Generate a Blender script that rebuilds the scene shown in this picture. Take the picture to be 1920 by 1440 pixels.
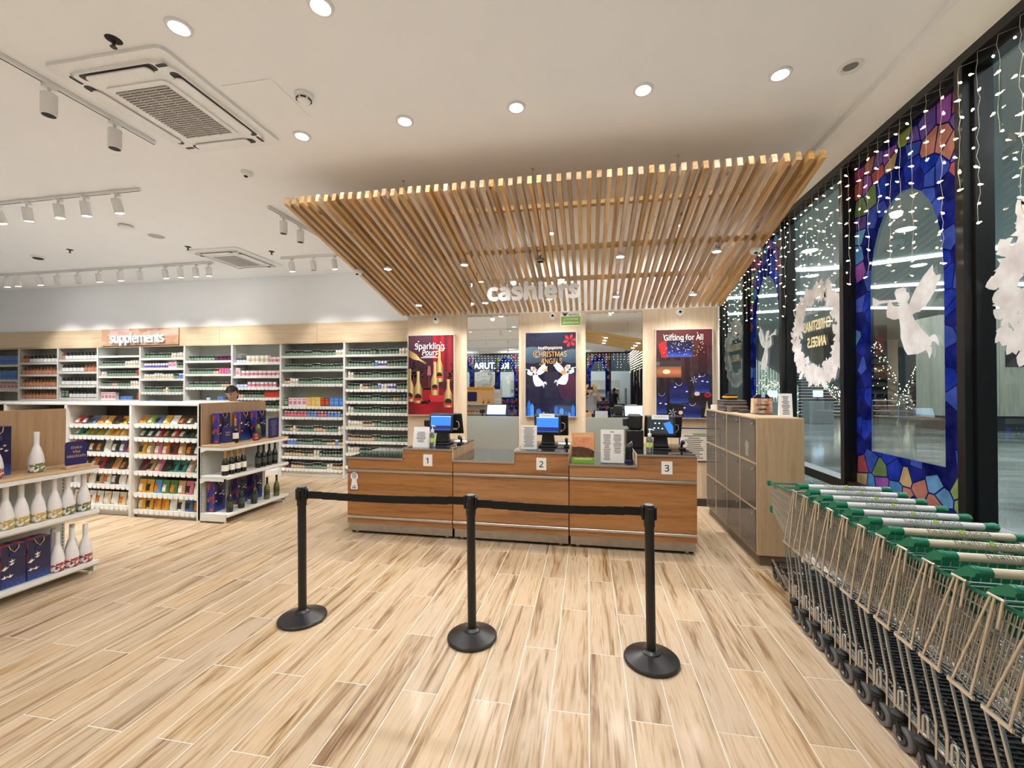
import bpy, math, random
from mathutils import Vector, Matrix, Euler
random.seed(7)
PI = math.pi
R = math.radians
for _o in list(bpy.data.objects):
    bpy.data.objects.remove(_o)
SC = bpy.context.scene
COL = SC.collection

# ------------------------------------------------------------------ camera, world, exposure
YAW, PITCH = R(10.197), R(0.567)
_cd = bpy.data.cameras.new('camera'); _cd.sensor_width = 36; _cd.lens = 795 / 1920 * 36
_cd.clip_start = 0.03; _cd.clip_end = 200
CAM = bpy.data.objects.new('camera', _cd); COL.objects.link(CAM)
CAM.location = (0, 0, 1.6); CAM.rotation_euler = (PI / 2 + PITCH, 0, YAW)
SC.camera = CAM
W = bpy.data.worlds.new('world'); SC.world = W; W.use_nodes = True
W.node_tree.nodes['Background'].inputs[0].default_value = (0.55, 0.6, 0.62, 1)
W.node_tree.nodes['Background'].inputs[1].default_value = 0.05
SC.view_settings.view_transform = 'Standard'; SC.view_settings.look = 'None'
SC.view_settings.gamma = 1; SC.view_settings.use_curve_mapping = False
SC.view_settings.exposure = 0.2
SC.cycles.caustics_reflective = False; SC.cycles.caustics_refractive = False; SC.cycles.max_bounces = 6; SC.cycles.diffuse_bounces = 3; SC.cycles.transparent_max_bounces = 10; SC.cycles.glossy_bounces = 3; SC.cycles.transmission_bounces = 3
SC.cycles.adaptive_threshold = 0.2; SC.cycles.adaptive_min_samples = 16
CEIL = 3.65
_al = bpy.data.lights.new('ceiling_fill_light', 'AREA'); _al.shape = 'RECTANGLE'; _al.size = 15.0; _al.size_y = 17.7; _al.energy = 165; _al.color = (0.90, 0.97, 1.0)
_ao = bpy.data.objects.new('ceiling_fill_light', _al); COL.objects.link(_ao); _ao.location = (-5.6, -2.0, 2.45); _ao.rotation_euler = (PI, 0, 0)   # floating fill added to brighten the white ceiling; no fixture stands here
for _n, _l, _sx, _sy, _e in (('mall_area_light', (10.5, 12, 4.9), 13, 26, 2600), ('concourse_area_light', (-5, -16.5, 4.5), 16, 9, 1000)):   # the mall's own general lighting
    _al = bpy.data.lights.new(_n, 'AREA'); _al.shape = 'RECTANGLE'; _al.size = _sx; _al.size_y = _sy; _al.energy = _e; _al.color = (0.9, 0.97, 1.0)
    _ao = bpy.data.objects.new(_n, _al); COL.objects.link(_ao); _ao.location = _l
XW = 2.3          # window plane
YC = 6.13         # cashier wall
YREAR = -11.1     # rear shopfront
XL = -13.5

# ------------------------------------------------------------------ helpers
def s2l(v):
    v /= 255.0
    return v / 12.92 if v <= 0.04045 else ((v + 0.055) / 1.055) ** 2.4
def c(r, g, b): return (s2l(r), s2l(g), s2l(b))

class M:
    """collects faces of ONE part or thing"""
    def __init__(s): s.v = []; s.f = []; s.m = []; s.s = []
    def add(s, vs, fs, mi=0, sm=False):
        n = len(s.v); s.v += [tuple(p) for p in vs]
        for f in fs:
            s.f.append([i + n for i in f]); s.m.append(mi); s.s.append(sm)
        return s
    def box(s, x0, x1, y0, y1, z0, z1, mi=0, ch=0):
        if ch <= 0:
            return s.add([(x0,y0,z0),(x1,y0,z0),(x1,y1,z0),(x0,y1,z0),(x0,y0,z1),(x1,y0,z1),(x1,y1,z1),(x0,y1,z1)],
                [(0,3,2,1),(4,5,6,7),(0,1,5,4),(1,2,6,5),(2,3,7,6),(3,0,4,7)], mi)
        h = ch
        P = lambda z, i: [(x0+i,y0,z),(x1-i,y0,z),(x1,y0+i,z),(x1,y1-i,z),(x1-i,y1,z),(x0+i,y1,z),(x0,y1-i,z),(x0,y0+i,z)]
        def Q(z, i):   # inset ring
            return [(x0+h+0,y0+i,z),(x1-h,y0+i,z),(x1-i,y0+h,z),(x1-i,y1-h,z),(x1-h,y1-i,z),(x0+h,y1-i,z),(x0+i,y1-h,z),(x0+i,y0+h,z)]
        rings = [Q(z0, h), P(z0+h, h), P(z1-h, h), Q(z1, h)]
        vs = sum(rings, []); fs = [tuple(range(7,-1,-1)), tuple(range(24,32))]
        for k in range(3):
            for i in range(8):
                j = (i+1) % 8; fs.append((k*8+i, k*8+j, k*8+8+j, k*8+8+i))
        return s.add(vs, fs, mi)
    def cyl(s, p0, p1, r0, r1=None, n=12, mi=0, caps=True, sm=True):
        r1 = r0 if r1 is None else r1
        p0 = Vector(p0); p1 = Vector(p1); d = (p1 - p0).normalized()
        a = d.orthogonal().normalized(); b = d.cross(a); vs = []
        for p, r in ((p0, r0), (p1, r1)):
            for i in range(n):
                t = 2*PI*i/n; vs.append(p + (a*math.cos(t) + b*math.sin(t))*r)
        s.add(vs, [(i, (i+1) % n, n+(i+1) % n, n+i) for i in range(n)], mi, sm)
        if caps: s.add(vs, [tuple(range(n-1,-1,-1)), tuple(range(n, 2*n))], mi)
        return s
    def tube(s, pts, r, n=6, mi=0, closed=False):
        pts = [Vector(p) for p in pts]; N = len(pts); vs = []
        up = None
        for i, p in enumerate(pts):
            if closed: d = pts[(i+1) % N] - pts[i-1]
            else: d = pts[min(i+1, N-1)] - pts[max(i-1, 0)]
            d.normalize()
            if up is None: up = d.orthogonal().normalized()
            up = (up - d*up.dot(d))
            if up.length < 1e-6: up = d.orthogonal()
            up.normalize(); b = d.cross(up)
            rr = r[i] if isinstance(r, (list, tuple)) else r
            for k in range(n):
                t = 2*PI*k/n; vs.append(p + (up*math.cos(t) + b*math.sin(t))*rr)
        fs = []
        for i in range(N if closed else N-1):
            j = (i+1) % N
            for k in range(n):
                l = (k+1) % n; fs.append((i*n+k, i*n+l, j*n+l, j*n+k))
        s.add(vs, fs, mi, True)
        if not closed: s.add(vs, [tuple(range(n-1,-1,-1)), tuple(range((N-1)*n, N*n))], mi)
        return s
    def lathe(s, prof, n=16, mi=0, o=(0,0,0), sx=1, sy=1):
        """prof: (r, z) or (r, z, mi) bottom to top about the z axis"""
        vs = []
        for q in prof:
            for i in range(n):
                t = 2*PI*i/n; vs.append((o[0]+q[0]*math.cos(t)*sx, o[1]+q[0]*math.sin(t)*sy, o[2]+q[1]))
        for k in range(len(prof)-1):
            mm = prof[k+1][2] if len(prof[k+1]) > 2 else mi
            s.add(vs[k*n:(k+2)*n], [(i, (i+1) % n, n+(i+1) % n, n+i) for i in range(n)], mm, True)
        if prof[0][0] > 1e-4: s.add(vs[:n], [tuple(range(n-1,-1,-1))], prof[0][2] if len(prof[0]) > 2 else mi)
        if prof[-1][0] > 1e-4: s.add(vs[-n:], [tuple(range(n))], prof[-1][2] if len(prof[-1]) > 2 else mi)
        return s
    def prism(s, poly, f0, f1, mi=0):
        """poly of 2D points; f0/f1 map (a,b) to 3D for the two faces"""
        n = len(poly); A = [f0(*p) for p in poly]; B = [f1(*p) for p in poly]
        s.add(A+B, [tuple(range(n-1,-1,-1)), tuple(range(n, 2*n))] + [(i, (i+1) % n, n+(i+1) % n, n+i) for i in range(n)], mi)
        return s
    def flat(s, poly, f, mi=0):
        s.add([f(*p) for p in poly], [tuple(range(len(poly)))], mi); return s
    def ball(s, o, r, n=12, m=8, mi=0, sz=1, sx=1, sy=1):
        return s.lathe([(r*math.sin(PI*k/m)+(1e-5 if k in (0,m) else 0), -r*sz*math.cos(PI*k/m)) for k in range(m+1)], n, mi, o, sx, sy)
    def move(s, M4, n0=0):
        s.v = s.v[:n0] + [tuple(M4 @ Vector(p)) for p in s.v[n0:]]; return s
    def mesh(s, name, mats):
        me = bpy.data.meshes.new(name); me.from_pydata(s.v, [], s.f)
        for m in (mats if isinstance(mats, (list, tuple)) else [mats]): me.materials.append(m)
        me.polygons.foreach_set('material_index', s.m); me.polygons.foreach_set('use_smooth', s.s)
        me.update(); return me
    def obj(s, name, mats, parent=None, loc=None, rot=None, world=False):
        if world and parent is not None:
            l = parent.location; s.v = [(p[0]-l.x, p[1]-l.y, p[2]-l.z) for p in s.v]
        return link(name, s.mesh(name, mats), parent, loc, rot)

def link(name, data, parent=None, loc=None, rot=None):
    o = bpy.data.objects.new(name, data); COL.objects.link(o)
    if parent is not None: o.parent = parent
    if loc is not None: o.location = loc
    if rot is not None: o.rotation_euler = rot
    return o
def tag(o, label=None, cat=None, group=None, kind=None):
    if label: o['label'] = label
    if cat: o['category'] = cat
    if group: o['group'] = group
    if kind: o['kind'] = kind
    return o
def thing(name, label, cat, loc=(0,0,0), rz=0, group=None):
    return tag(link(name, None, None, loc, (0,0,rz)), label, cat, group)
def struct(o): o['kind'] = 'structure'; return o
def dup(o, parent=None, loc=None, rz=None, label=None):
    k = o.copy(); COL.objects.link(k)
    if parent is not None: k.parent = parent
    if loc is not None: k.location = loc
    if rz is not None: k.rotation_euler = (0,0,rz)
    if label: k['label'] = label
    for ch in list(o.children): dup(ch, k)
    return k
TXT = {}
try:
    import os
    FONT = bpy.data.fonts.load(os.path.join(bpy.utils.system_resource('DATAFILES'), 'fonts', 'NotoSansHebrew-Regular.woff2')); FSC = 1.0
except Exception: FONT = None; FSC = 0.85
def text(body, size, mat, name='lettering', parent=None, loc=(0,0,0), rot=(PI/2,0,0), ext=0.001, off=0.0, ax='CENTER', ay='CENTER', sx=1.0, shear=0.0, space=1.0, world=False, line=1.0):
    key = (body, size, ext, off, ax, ay, shear, space, line, mat.name)
    if world and parent is not None: loc = tuple(Vector(loc) - parent.location)
    if key in TXT: o = link(name, TXT[key], parent, loc, rot); o.scale = (sx, 1, 1); return o
    cu = bpy.data.curves.new(name, 'FONT'); cu.body = body
    if FONT: cu.font = FONT
    cu.size = size * FSC; cu.extrude = ext
    cu.align_x = ax; cu.align_y = ay; cu.shear = shear; cu.space_character = space; cu.resolution_u = 4; cu.space_line = line
    tmp = bpy.data.objects.new('tmp_text', cu); me = bpy.data.meshes.new_from_object(tmp); me.name = name
    
    if off > 0:        # heavier stroke: the same outlines laid over each other, shifted a little
        vs = [tuple(v.co) for v in me.vertices]; fs = [tuple(p.vertices) for p in me.polygons]; mb = M()
        for k in range(9):
            dx, dy = (0, 0) if k == 8 else (off*math.cos(k*PI/4), off*math.sin(k*PI/4)); mb.add([(v[0]+dx, v[1]+dy, v[2]+k*0.00012) for v in vs], fs)
        me = mb.mesh(name, mat)
    me.materials.clear(); me.materials.append(mat); me.polygons.foreach_set('material_index', [0]*len(me.polygons))
    bpy.data.objects.remove(tmp); bpy.data.curves.remove(cu); TXT[key] = me
    o = link(name, me, parent, loc, rot); o.scale = (sx, 1, 1); return o
def arc(cx, cz, r, a0, a1, n): return [(cx + r*math.cos(a0+(a1-a0)*i/n), cz + r*math.sin(a0+(a1-a0)*i/n)) for i in range(n+1)]
def rrect(x0, x1, z0, z1, r, n=4):
    return arc(x1-r, z0+r, r, -PI/2, 0, n) + arc(x1-r, z1-r, r, 0, PI/2, n) + arc(x0+r, z1-r, r, PI/2, PI, n) + arc(x0+r, z0+r, r, PI, 1.5*PI, n)

# ------------------------------------------------------------------ materials
def nt(name):
    m = bpy.data.materials.new(name); m.use_nodes = True
    return m, m.node_tree, m.node_tree.nodes['Principled BSDF']
def pm(name, col, rough=0.5, metal=0.0, coat=0.0, emit=None, es=0.0, spec=0.5, alpha=1.0, noise=0.06, nscale=30, trans=0.0):
    """plain surface with a little procedural mottling"""
    m, t, b = nt(name)
    if noise > 0:
        tc = t.nodes.new('ShaderNodeTexCoord'); n = t.nodes.new('ShaderNodeTexNoise'); n.inputs['Scale'].default_value = nscale
        r = t.nodes.new('ShaderNodeValToRGB'); k = noise
        r.color_ramp.elements[0].color = tuple(max(0, x*(1-k)) for x in col) + (1,)
        r.color_ramp.elements[1].color = tuple(min(1, x*(1+k)) for x in col) + (1,)
        t.links.new(tc.outputs['Object'], n.inputs['Vector']); t.links.new(n.outputs['Fac'], r.inputs[0]); t.links.new(r.outputs[0], b.inputs['Base Color'])
    else: b.inputs['Base Color'].default_value = tuple(col) + (1,)
    b.inputs['Roughness'].default_value = rough; b.inputs['Metallic'].default_value = metal
    b.inputs['Coat Weight'].default_value = coat; b.inputs['Coat Roughness'].default_value = 0.05
    b.inputs['Specular IOR Level'].default_value = spec; b.inputs['Alpha'].default_value = alpha
    b.inputs['Transmission Weight'].default_value = trans
    if emit: b.inputs['Emission Color'].default_value = tuple(emit) + (1,); b.inputs['Emission Strength'].default_value = es
    m.diffuse_color = tuple(col) + (1,)
    if es > 0: m.cycles.emission_sampling = 'NONE'
    return m
def wood(name, stops, axis=0, fine=40, stretch=14, rough=0.5, coat=0.0, rnd=0.0, big=2.0, knots=0.0, dist=1.2, bump=0.0):
    """procedural timber: grain stretched along an axis, per-object shift and tint"""
    m, t, b = nt(name); N = t.nodes.new; L = t.links.new
    tc = N('ShaderNodeTexCoord'); oi = N('ShaderNodeObjectInfo'); at = N('ShaderNodeAttribute'); at.attribute_name = 'seed'
    ad = N('ShaderNodeMath'); ad.operation = 'ADD'; L(oi.outputs['Random'], ad.inputs[0]); L(at.outputs['Fac'], ad.inputs[1])
    mu = N('ShaderNodeVectorMath'); mu.operation = 'SCALE'; mu.inputs[0].default_value = (37.7, 91.3, 53.1); L(ad.outputs[0], mu.inputs['Scale'])
    av = N('ShaderNodeVectorMath'); av.operation = 'ADD'; L(tc.outputs['Object'], av.inputs[0]); L(mu.outputs[0], av.inputs[1])
    mp = N('ShaderNodeMapping'); sc = [1.0]*3; sc[axis] = 1.0/stretch; mp.inputs['Scale'].default_value = sc
    L(av.outputs[0], mp.inputs[0])
    n1 = N('ShaderNodeTexNoise'); n1.inputs['Scale'].default_value = fine; n1.inputs['Detail'].default_value = 5; n1.inputs['Distortion'].default_value = dist
    n2 = N('ShaderNodeTexNoise'); n2.inputs['Scale'].default_value = fine/6.0*big/2; n2.inputs['Detail'].default_value = 2; n2.inputs['Distortion'].default_value = dist*1.5
    L(mp.outputs[0], n1.inputs['Vector']); L(mp.outputs[0], n2.inputs['Vector'])
    mx = N('ShaderNodeMix'); mx.data_type = 'FLOAT'; mx.inputs[0].default_value = 0.55; L(n1.outputs['Fac'], mx.inputs[2]); L(n2.outputs['Fac'], mx.inputs[3])
    r = N('ShaderNodeValToRGB'); els = r.color_ramp.elements
    els[0].position = stops[0][0]; els[0].color = stops[0][1] + (1,); els[1].position = stops[-1][0]; els[1].color = stops[-1][1] + (1,)
    for p, q in stops[1:-1]: e = els.new(p); e.color = q + (1,)
    L(mx.outputs[0], r.inputs[0]); out = r.outputs[0]
    if knots > 0:
        vo = N('ShaderNodeTexVoronoi'); vo.inputs['Scale'].default_value = 9
        mk = N('ShaderNodeMapping'); s2 = [1.0]*3; s2[axis] = 0.35; mk.inputs['Scale'].default_value = s2; L(av.outputs[0], mk.inputs[0]); L(mk.outputs[0], vo.inputs['Vector'])
        kr = N('ShaderNodeValToRGB'); kr.color_ramp.elements[0].position = 0.05; kr.color_ramp.elements[0].color = (knots,)*3 + (1,); kr.color_ramp.elements[1].position = 0.13; kr.color_ramp.elements[1].color = (0,0,0,1)
        L(vo.outputs['Distance'], kr.inputs[0])
        mk2 = N('ShaderNodeMix'); mk2.data_type = 'RGBA'; L(kr.outputs[0], mk2.inputs[0]); L(out, mk2.inputs[6]); mk2.inputs[7].default_value = tuple(x*0.35 for x in stops[0][1]) + (1,)
        out = mk2.outputs[2]
    if rnd > 0:
        wn = N('ShaderNodeTexWhiteNoise'); wn.noise_dimensions = '1D'; L(ad.outputs[0], wn.inputs['W'])
        sp = N('ShaderNodeSeparateColor'); L(wn.outputs['Color'], sp.inputs[0])
        h = N('ShaderNodeHueSaturation')
        for ch, inp, lo, hi in ((0, 'Value', 1-rnd, 1+rnd*0.7), (1, 'Saturation', 1-rnd, 1+rnd*0.5)):
            mr = N('ShaderNodeMapRange'); mr.inputs['To Min'].default_value = lo; mr.inputs['To Max'].default_value = hi; L(sp.outputs[ch], mr.inputs[0]); L(mr.outputs[0], h.inputs[inp])
        L(out, h.inputs['Color']); out = h.outputs[0]
    L(out, b.inputs['Base Color']); b.inputs['Roughness'].default_value = rough; b.inputs['Coat Weight'].default_value = coat; b.inputs['Coat Roughness'].default_value = 0.15
    if bump > 0:
        bp = N('ShaderNodeBump'); bp.inputs['Strength'].default_value = bump; bp.inputs['Distance'].default_value = 0.002; L(n1.outputs['Fac'], bp.inputs['Height']); L(bp.outputs[0], b.inputs['Normal'])
    return m
def glass(name, tint=(0.93, 0.97, 0.96), refl=0.015):
    """thin pane: see-through with fresnel reflection"""
    m = bpy.data.materials.new(name); m.use_nodes = True; t = m.node_tree; t.nodes.clear(); N = t.nodes.new; L = t.links.new
    o = N('ShaderNodeOutputMaterial'); mx = N('ShaderNodeMixShader'); tr = N('ShaderNodeBsdfTransparent'); gl = N('ShaderNodeBsdfGlossy'); lw = N('ShaderNodeLayerWeight')
    tr.inputs[0].default_value = tint + (1,); gl.inputs['Roughness'].default_value = 0.0; lw.inputs['Blend'].default_value = 0.2
    ma = N('ShaderNodeMapRange'); ma.inputs['To Min'].default_value = refl; ma.inputs['To Max'].default_value = 0.2; L(lw.outputs['Fresnel'], ma.inputs[0])
    L(ma.outputs[0], mx.inputs[0]); L(tr.outputs[0], mx.inputs[1]); L(gl.outputs[0], mx.inputs[2]); L(mx.outputs[0], o.inputs[0])
    return m
def film(name, col, trans=0.35):
    m = bpy.data.materials.new(name); m.use_nodes = True; t = m.node_tree; t.nodes.clear(); N = t.nodes.new; L = t.links.new
    o = N('ShaderNodeOutputMaterial'); mx = N('ShaderNodeMixShader'); d = N('ShaderNodeBsdfDiffuse'); r = N('ShaderNodeBsdfTranslucent')
    tc = N('ShaderNodeTexCoord'); no = N('ShaderNodeTexNoise'); no.inputs['Scale'].default_value = 9; L(tc.outputs['Object'], no.inputs['Vector'])
    rp = N('ShaderNodeValToRGB'); rp.color_ramp.elements[0].position = 0.3; rp.color_ramp.elements[1].position = 0.75
    rp.color_ramp.elements[0].color = tuple(x*0.75 for x in col) + (1,); rp.color_ramp.elements[1].color = tuple(min(1, x*1.25+0.02) for x in col) + (1,)
    L(no.outputs['Fac'], rp.inputs[0]); L(rp.outputs[0], d.inputs[0]); L(rp.outputs[0], r.inputs[0])
    mx.inputs[0].default_value = trans; L(d.outputs[0], mx.inputs[1]); L(r.outputs[0], mx.inputs[2]); L(mx.outputs[0], o.inputs[0])
    return m
def spot(loc, aim, watts, angle=100, blend=0.6, col=(1.0, 0.99, 0.98), rad=0.05, parent=None):
    ld = bpy.data.lights.new('lamp_light', 'SPOT'); ld.energy = watts; ld.spot_size = R(angle); ld.spot_blend = blend; ld.color = col; ld.shadow_soft_size = rad
    o = link('lamp_light', ld, parent); d = Vector(aim) - Vector(loc)
    o.rotation_euler = d.to_track_quat('-Z', 'Y').to_euler()
    o.location = Vector(loc) - parent.location if parent is not None else loc
    return o

FLOORW = wood('oak_tile', [(0.30, c(112,80,50)), (0.37, c(152,118,82)), (0.44, c(190,160,122)), (0.52, c(212,188,156)), (0.60, c(202,174,138)), (0.67, c(178,142,100)), (0.74, c(146,108,70))], axis=1, fine=34, stretch=16, rough=0.42, coat=0.08, rnd=0.09, knots=0.3, dist=1.6)
SLATW = wood('pine_slat', [(0.28, c(132,94,58)), (0.45, c(188,147,98)), (0.6, c(212,175,126)), (0.75, c(196,152,102))], axis=1, fine=60, stretch=18, rough=0.6, rnd=0.26, knots=0.9, dist=0.8)
BATW = wood('batten_pine', [(0.3, c(200,158,92)), (0.7, c(235,200,140))], axis=0, fine=40, stretch=14, rough=0.6)
COUNTW = wood('counter_oak', [(0.3, c(116,74,38)), (0.45, c(160,109,62)), (0.6, c(178,127,77)), (0.75, c(164,113,66))], axis=0, fine=46, stretch=16, rough=0.45, coat=0.1, rnd=0.06)
PANELW = wood('light_oak_panel', [(0.3, c(196,174,144)), (0.5, c(212,191,161)), (0.7, c(219,199,170))], axis=2, fine=60, stretch=22, rough=0.5, rnd=0.03)
HEADW = wood('light_oak_header', [(0.3, c(194,168,134)), (0.5, c(210,186,152)), (0.7, c(218,196,164))], axis=0, fine=60, stretch=22, rough=0.5, rnd=0.03)
GONDW = wood('tan_oak_panel', [(0.3, c(150,118,84)), (0.5, c(170,138,102)), (0.7, c(180,148,112))], axis=2, fine=70, stretch=20, rough=0.55, rnd=0.03)
SHELFW = wood('shelf_oak', [(0.3, c(180,146,108)), (0.6, c(212,182,142)), (0.75, c(200,166,126))], axis=1, fine=50, stretch=18, rough=0.5)
LOCKW = wood('locker_oak', [(0.3, c(172,144,110)), (0.5, c(190,163,128)), (0.7, c(200,174,140))], axis=2, fine=70, stretch=18, rough=0.5, rnd=0.02)
GROUT = pm('grout', c(236,228,216), 0.8)
CEILM = pm('ceiling_paint', c(243,242,241), 0.9, noise=0.02, nscale=3)
WALLM = pm('wall_paint', c(240,240,239), 0.9, noise=0.02, nscale=3)
WHITE = pm('white_steel', c(232,230,224), 0.4)
SHELFM = pm('shelf_white', c(226,226,220), 0.45)
SHELFBACK = pm('shelf_back_grey', c(206,208,200), 0.55)
PLAST = pm('white_plastic', c(236,234,230), 0.35)
PRICE = pm('price_card', c(246,246,244), 0.5)
BLACK = pm('black_frame', c(20,20,21), 0.35)
MBLACK = pm('matt_black', c(22,22,23), 0.45)
RUBBER = pm('black_rubber', c(26,26,27), 0.6)
GREYR = pm('grey_wheel', c(112,112,116), 0.5)
CHROME = pm('chrome', c(205,205,205), 0.18, 1.0, noise=0.03)
BRUSH = pm('brushed_steel', c(196,194,190), 0.33, 1.0, noise=0.12, nscale=60)
TOEM = pm('toe_kick_steel', c(176,170,162), 0.42, 1.0, noise=0.2, nscale=25)
MIRROR = pm('mirror', (0.92, 0.93, 0.92), 0.0, 1.0, noise=0)
GRANITE = pm('black_granite', c(30,31,34), 0.06, 0, 0.6, noise=0.5, nscale=220)
GREYP = pm('grey_green_panel', c(160,164,154), 0.38, 0.35, noise=0.08, nscale=140)
LAMPE = pm('lamp_glow', (1,1,1), 0.5, emit=(1.0,0.97,0.92), es=22, noise=0)
LAMPOFF = pm('lamp_off', c(120,116,112), 0.4)
GLASS = glass('window_glass')
ACRYL = glass('clear_acrylic', (0.97,0.98,0.98), 0.05)
SMOKED = pm('smoked_glass', c(112,108,102), 0.08, alpha=0.6, noise=0)
DARKIN = pm('dark_inside', c(28,27,26), 0.7)
# ------------------------------------------------------------------ floor of wood-look planks
PW, PL = 0.195, 0.98
FX0, FX1, FY0, FY1 = XL, XW - 0.1, YREAR, 8.2
_fm = M().box(FX0, FX1, FY0, FY1, -0.12, -0.0009)
FLOOR = struct(_fm.obj('floor', GROUT))
def plank_list():
    out = []
    i0 = math.floor((FX0 - 0.002) / PW) + 1; i1 = math.floor((FX1 - 0.002) / PW)
    for i in range(i0, i1):
        y0 = 2.128 if i % 2 else 2.619
        k0 = math.floor((FY0 - y0) / PL) + 1; k1 = math.floor((FY1 - y0) / PL)
        for k in range(k0, k1): out.append((0.002 + PW*i + PW/2, y0 + PL*k + PL/2))
    return out
def in_view(x, y):
    d = Vector((x, y, -1.6)); f = Vector((-math.sin(YAW), math.cos(YAW), 0)); r = Vector((math.cos(YAW), math.sin(YAW), 0))
    z = d.dot(f)
    return z > 0.9 and abs(d.dot(r)) < z*1.28 + 0.25 and 1.6/z < 1.05 and not (-2.6 < x < 1.0 and y > 4.9) and not (x > 1.75 and y < 3.2)
_pl = sorted(plank_list(), key=lambda p: (0 if in_view(*p) else 1, p[0]**2 + p[1]**2))
_g = 0.0026
_pk = M().box(-PW/2+_g, PW/2-_g, -PL/2+_g, PL/2-_g, -0.009, 0, 0, 0.001).mesh('plank', FLOORW)
for x, y in _pl[:290]: link('plank', _pk, FLOOR, (x, y, 0))
_rest = M(); _seeds = []
for x, y in _pl[290:]:
    _rest.add([(x-PW/2+_g,y-PL/2+_g,0),(x+PW/2-_g,y-PL/2+_g,0),(x+PW/2-_g,y+PL/2-_g,0),(x-PW/2+_g,y+PL/2-_g,0)], [(0,1,2,3)]); _seeds.append(random.random()*7+1)
_ro = _rest.obj('planks', FLOORW, FLOOR); _ro['kind'] = 'stuff'
_a = _ro.data.attributes.new('seed', 'FLOAT', 'FACE'); _a.data.foreach_set('value', _seeds)

# ------------------------------------------------------------------ ceiling, walls
_cm = M().box(XL, XW+0.15, YREAR-0.15, 8.2, CEIL, CEIL+0.12)
CEILING = struct(_cm.obj('ceiling', CEILM))
struct(M().box(1.89, XW+0.15, YREAR, 8.2, 3.6, CEIL-0.0005).obj('trim_1', CEILM))                     # soffit strip along the shopfront
struct(M().box(XL, 1.885, YREAR-0.05, YREAR+0.45, 3.545, CEIL-0.0005).obj('trim_2', CEILM))
struct(M().box(XL-0.15, XL, YREAR-0.15, 8.2, 0, CEIL+0.1).obj('wall_left', WALLM))
_wb = M().box(XL, -2.75, 7.22, 7.4, 0, CEIL-0.0005).box(XL, -2.75, 6.875, 7.219, 2.768, CEIL-0.001)
struct(_wb.obj('wall_back', WALLM))
HEADER = struct(M().box(XL, -2.75, 6.885, 7.21, 2.42, 2.76).obj('trim_3', SHELFBACK))
for k in range(6):
    x1 = -2.75 - 2.03*k; x0 = max(XL, x1 - 2.028)
    if x0 < x1: M().box(-(x1-x0)/2, (x1-x0)/2, -0.018, 0.018, -0.18, 0.18, 0, 0.0015).obj('panel', HEADW, HEADER, ((x0+x1)/2, 6.866, 2.585))
struct(M().box(XL, 1.7, 8.2, 8.35, 0, CEIL).obj('wall_far', WALLM))

# cashier wall: white core, three oak pilasters, two mirrors over grey-green panels
WC = struct(M().box(-2.73, 1.72, 6.16, 6.72, 0, CEIL-0.0005).obj('wall_cashier', WALLM))
for x0, x1 in ((-2.73, -1.79), (-1.0, -0.037), (0.747, 1.72)):
    M().box(x0, x1, YC, 6.159, 0.1, 2.70, 0, 0.002).obj('panel', PANELW, WC)
for x0, x1 in ((-1.788, -1.002), (-0.035, 0.745)):
    M().box(x0, x1, 6.142, 6.158, 1.187, 2.668).obj('mirror', MIRROR, WC)
    M().box(x0, x1, 6.138, 6.158, 0.1, 1.184, 0, 0.002).obj('lower_panel', GREYP, WC)
    M().box(x0, x1, 6.136, 6.158, 2.67, 2.70).obj('mirror_trim', PANELW, WC)
struct(M().box(-2.735, 1.725, 6.12, 6.158, 0, 0.1).obj('baseboard_cashier', pm('dark_base', c(52,46,42), 0.5)))
struct(M().box(1.722, 1.745, 6.12, 6.72, 0, CEIL-0.0006).obj('trim_4', pm('pale_edge', c(214,216,208), 0.4)))

# ------------------------------------------------------------------ stained-glass films and decals
def clip_half(poly, nx, ny, d):            # keep nx*x+ny*y <= d
    out = []
    for i in range(len(poly)):
        p, q = poly[i-1], poly[i]; a = nx*p[0]+ny*p[1]-d; b = nx*q[0]+ny*q[1]-d
        if (a < 0) != (b < 0):
            t = a/(a-b); out.append((p[0]+(q[0]-p[0])*t, p[1]+(q[1]-p[1])*t))
        if b <= 0: out.append(q)
    return out
def minus_convex(poly, hole):              # hole counter-clockwise convex
    res = []; cur = poly
    for i in range(len(hole)):
        a, b = hole[i], hole[(i+1) % len(hole)]; nx, ny = b[1]-a[1], -(b[0]-a[0]); d = nx*a[0]+ny*a[1]
        o = clip_half(cur, -nx, -ny, -d)
        if len(o) > 2: res.append(o)
        cur = clip_half(cur, nx, ny, d)
        if len(cur) < 3: break
    return res
def voro(x0, x1, y0, y1, step, rng, gap=0.011):
    nx = max(2, round((x1-x0)/step)); ny = max(2, round((y1-y0)/step)); sd = []
    for i in range(-1, nx+1):
        for j in range(-1, ny+1):
            sd.append((x0+(i+0.5+rng.uniform(-.42,.42))*(x1-x0)/nx, y0+(j+0.5+rng.uniform(-.42,.42))*(y1-y0)/ny))
    for k, p in enumerate(sd):
        if not (x0 < p[0] < x1 and y0 < p[1] < y1): continue
        poly = [(x0,y0),(x1,y0),(x1,y1),(x0,y1)]
        for q in sd:
            dx, dy = q[0]-p[0], q[1]-p[1]; l = math.hypot(dx, dy)
            if l < 1e-6 or l > step*3.2: continue
            dx /= l; dy /= l
            poly = clip_half(poly, dx, dy, dx*(p[0]+q[0])/2+dy*(p[1]+q[1])/2-gap/2)
            if len(poly) < 3: break
        if len(poly) > 2: yield p, poly
FNAVY = film('film_navy', c(16,22,92), 0.2)
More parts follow.
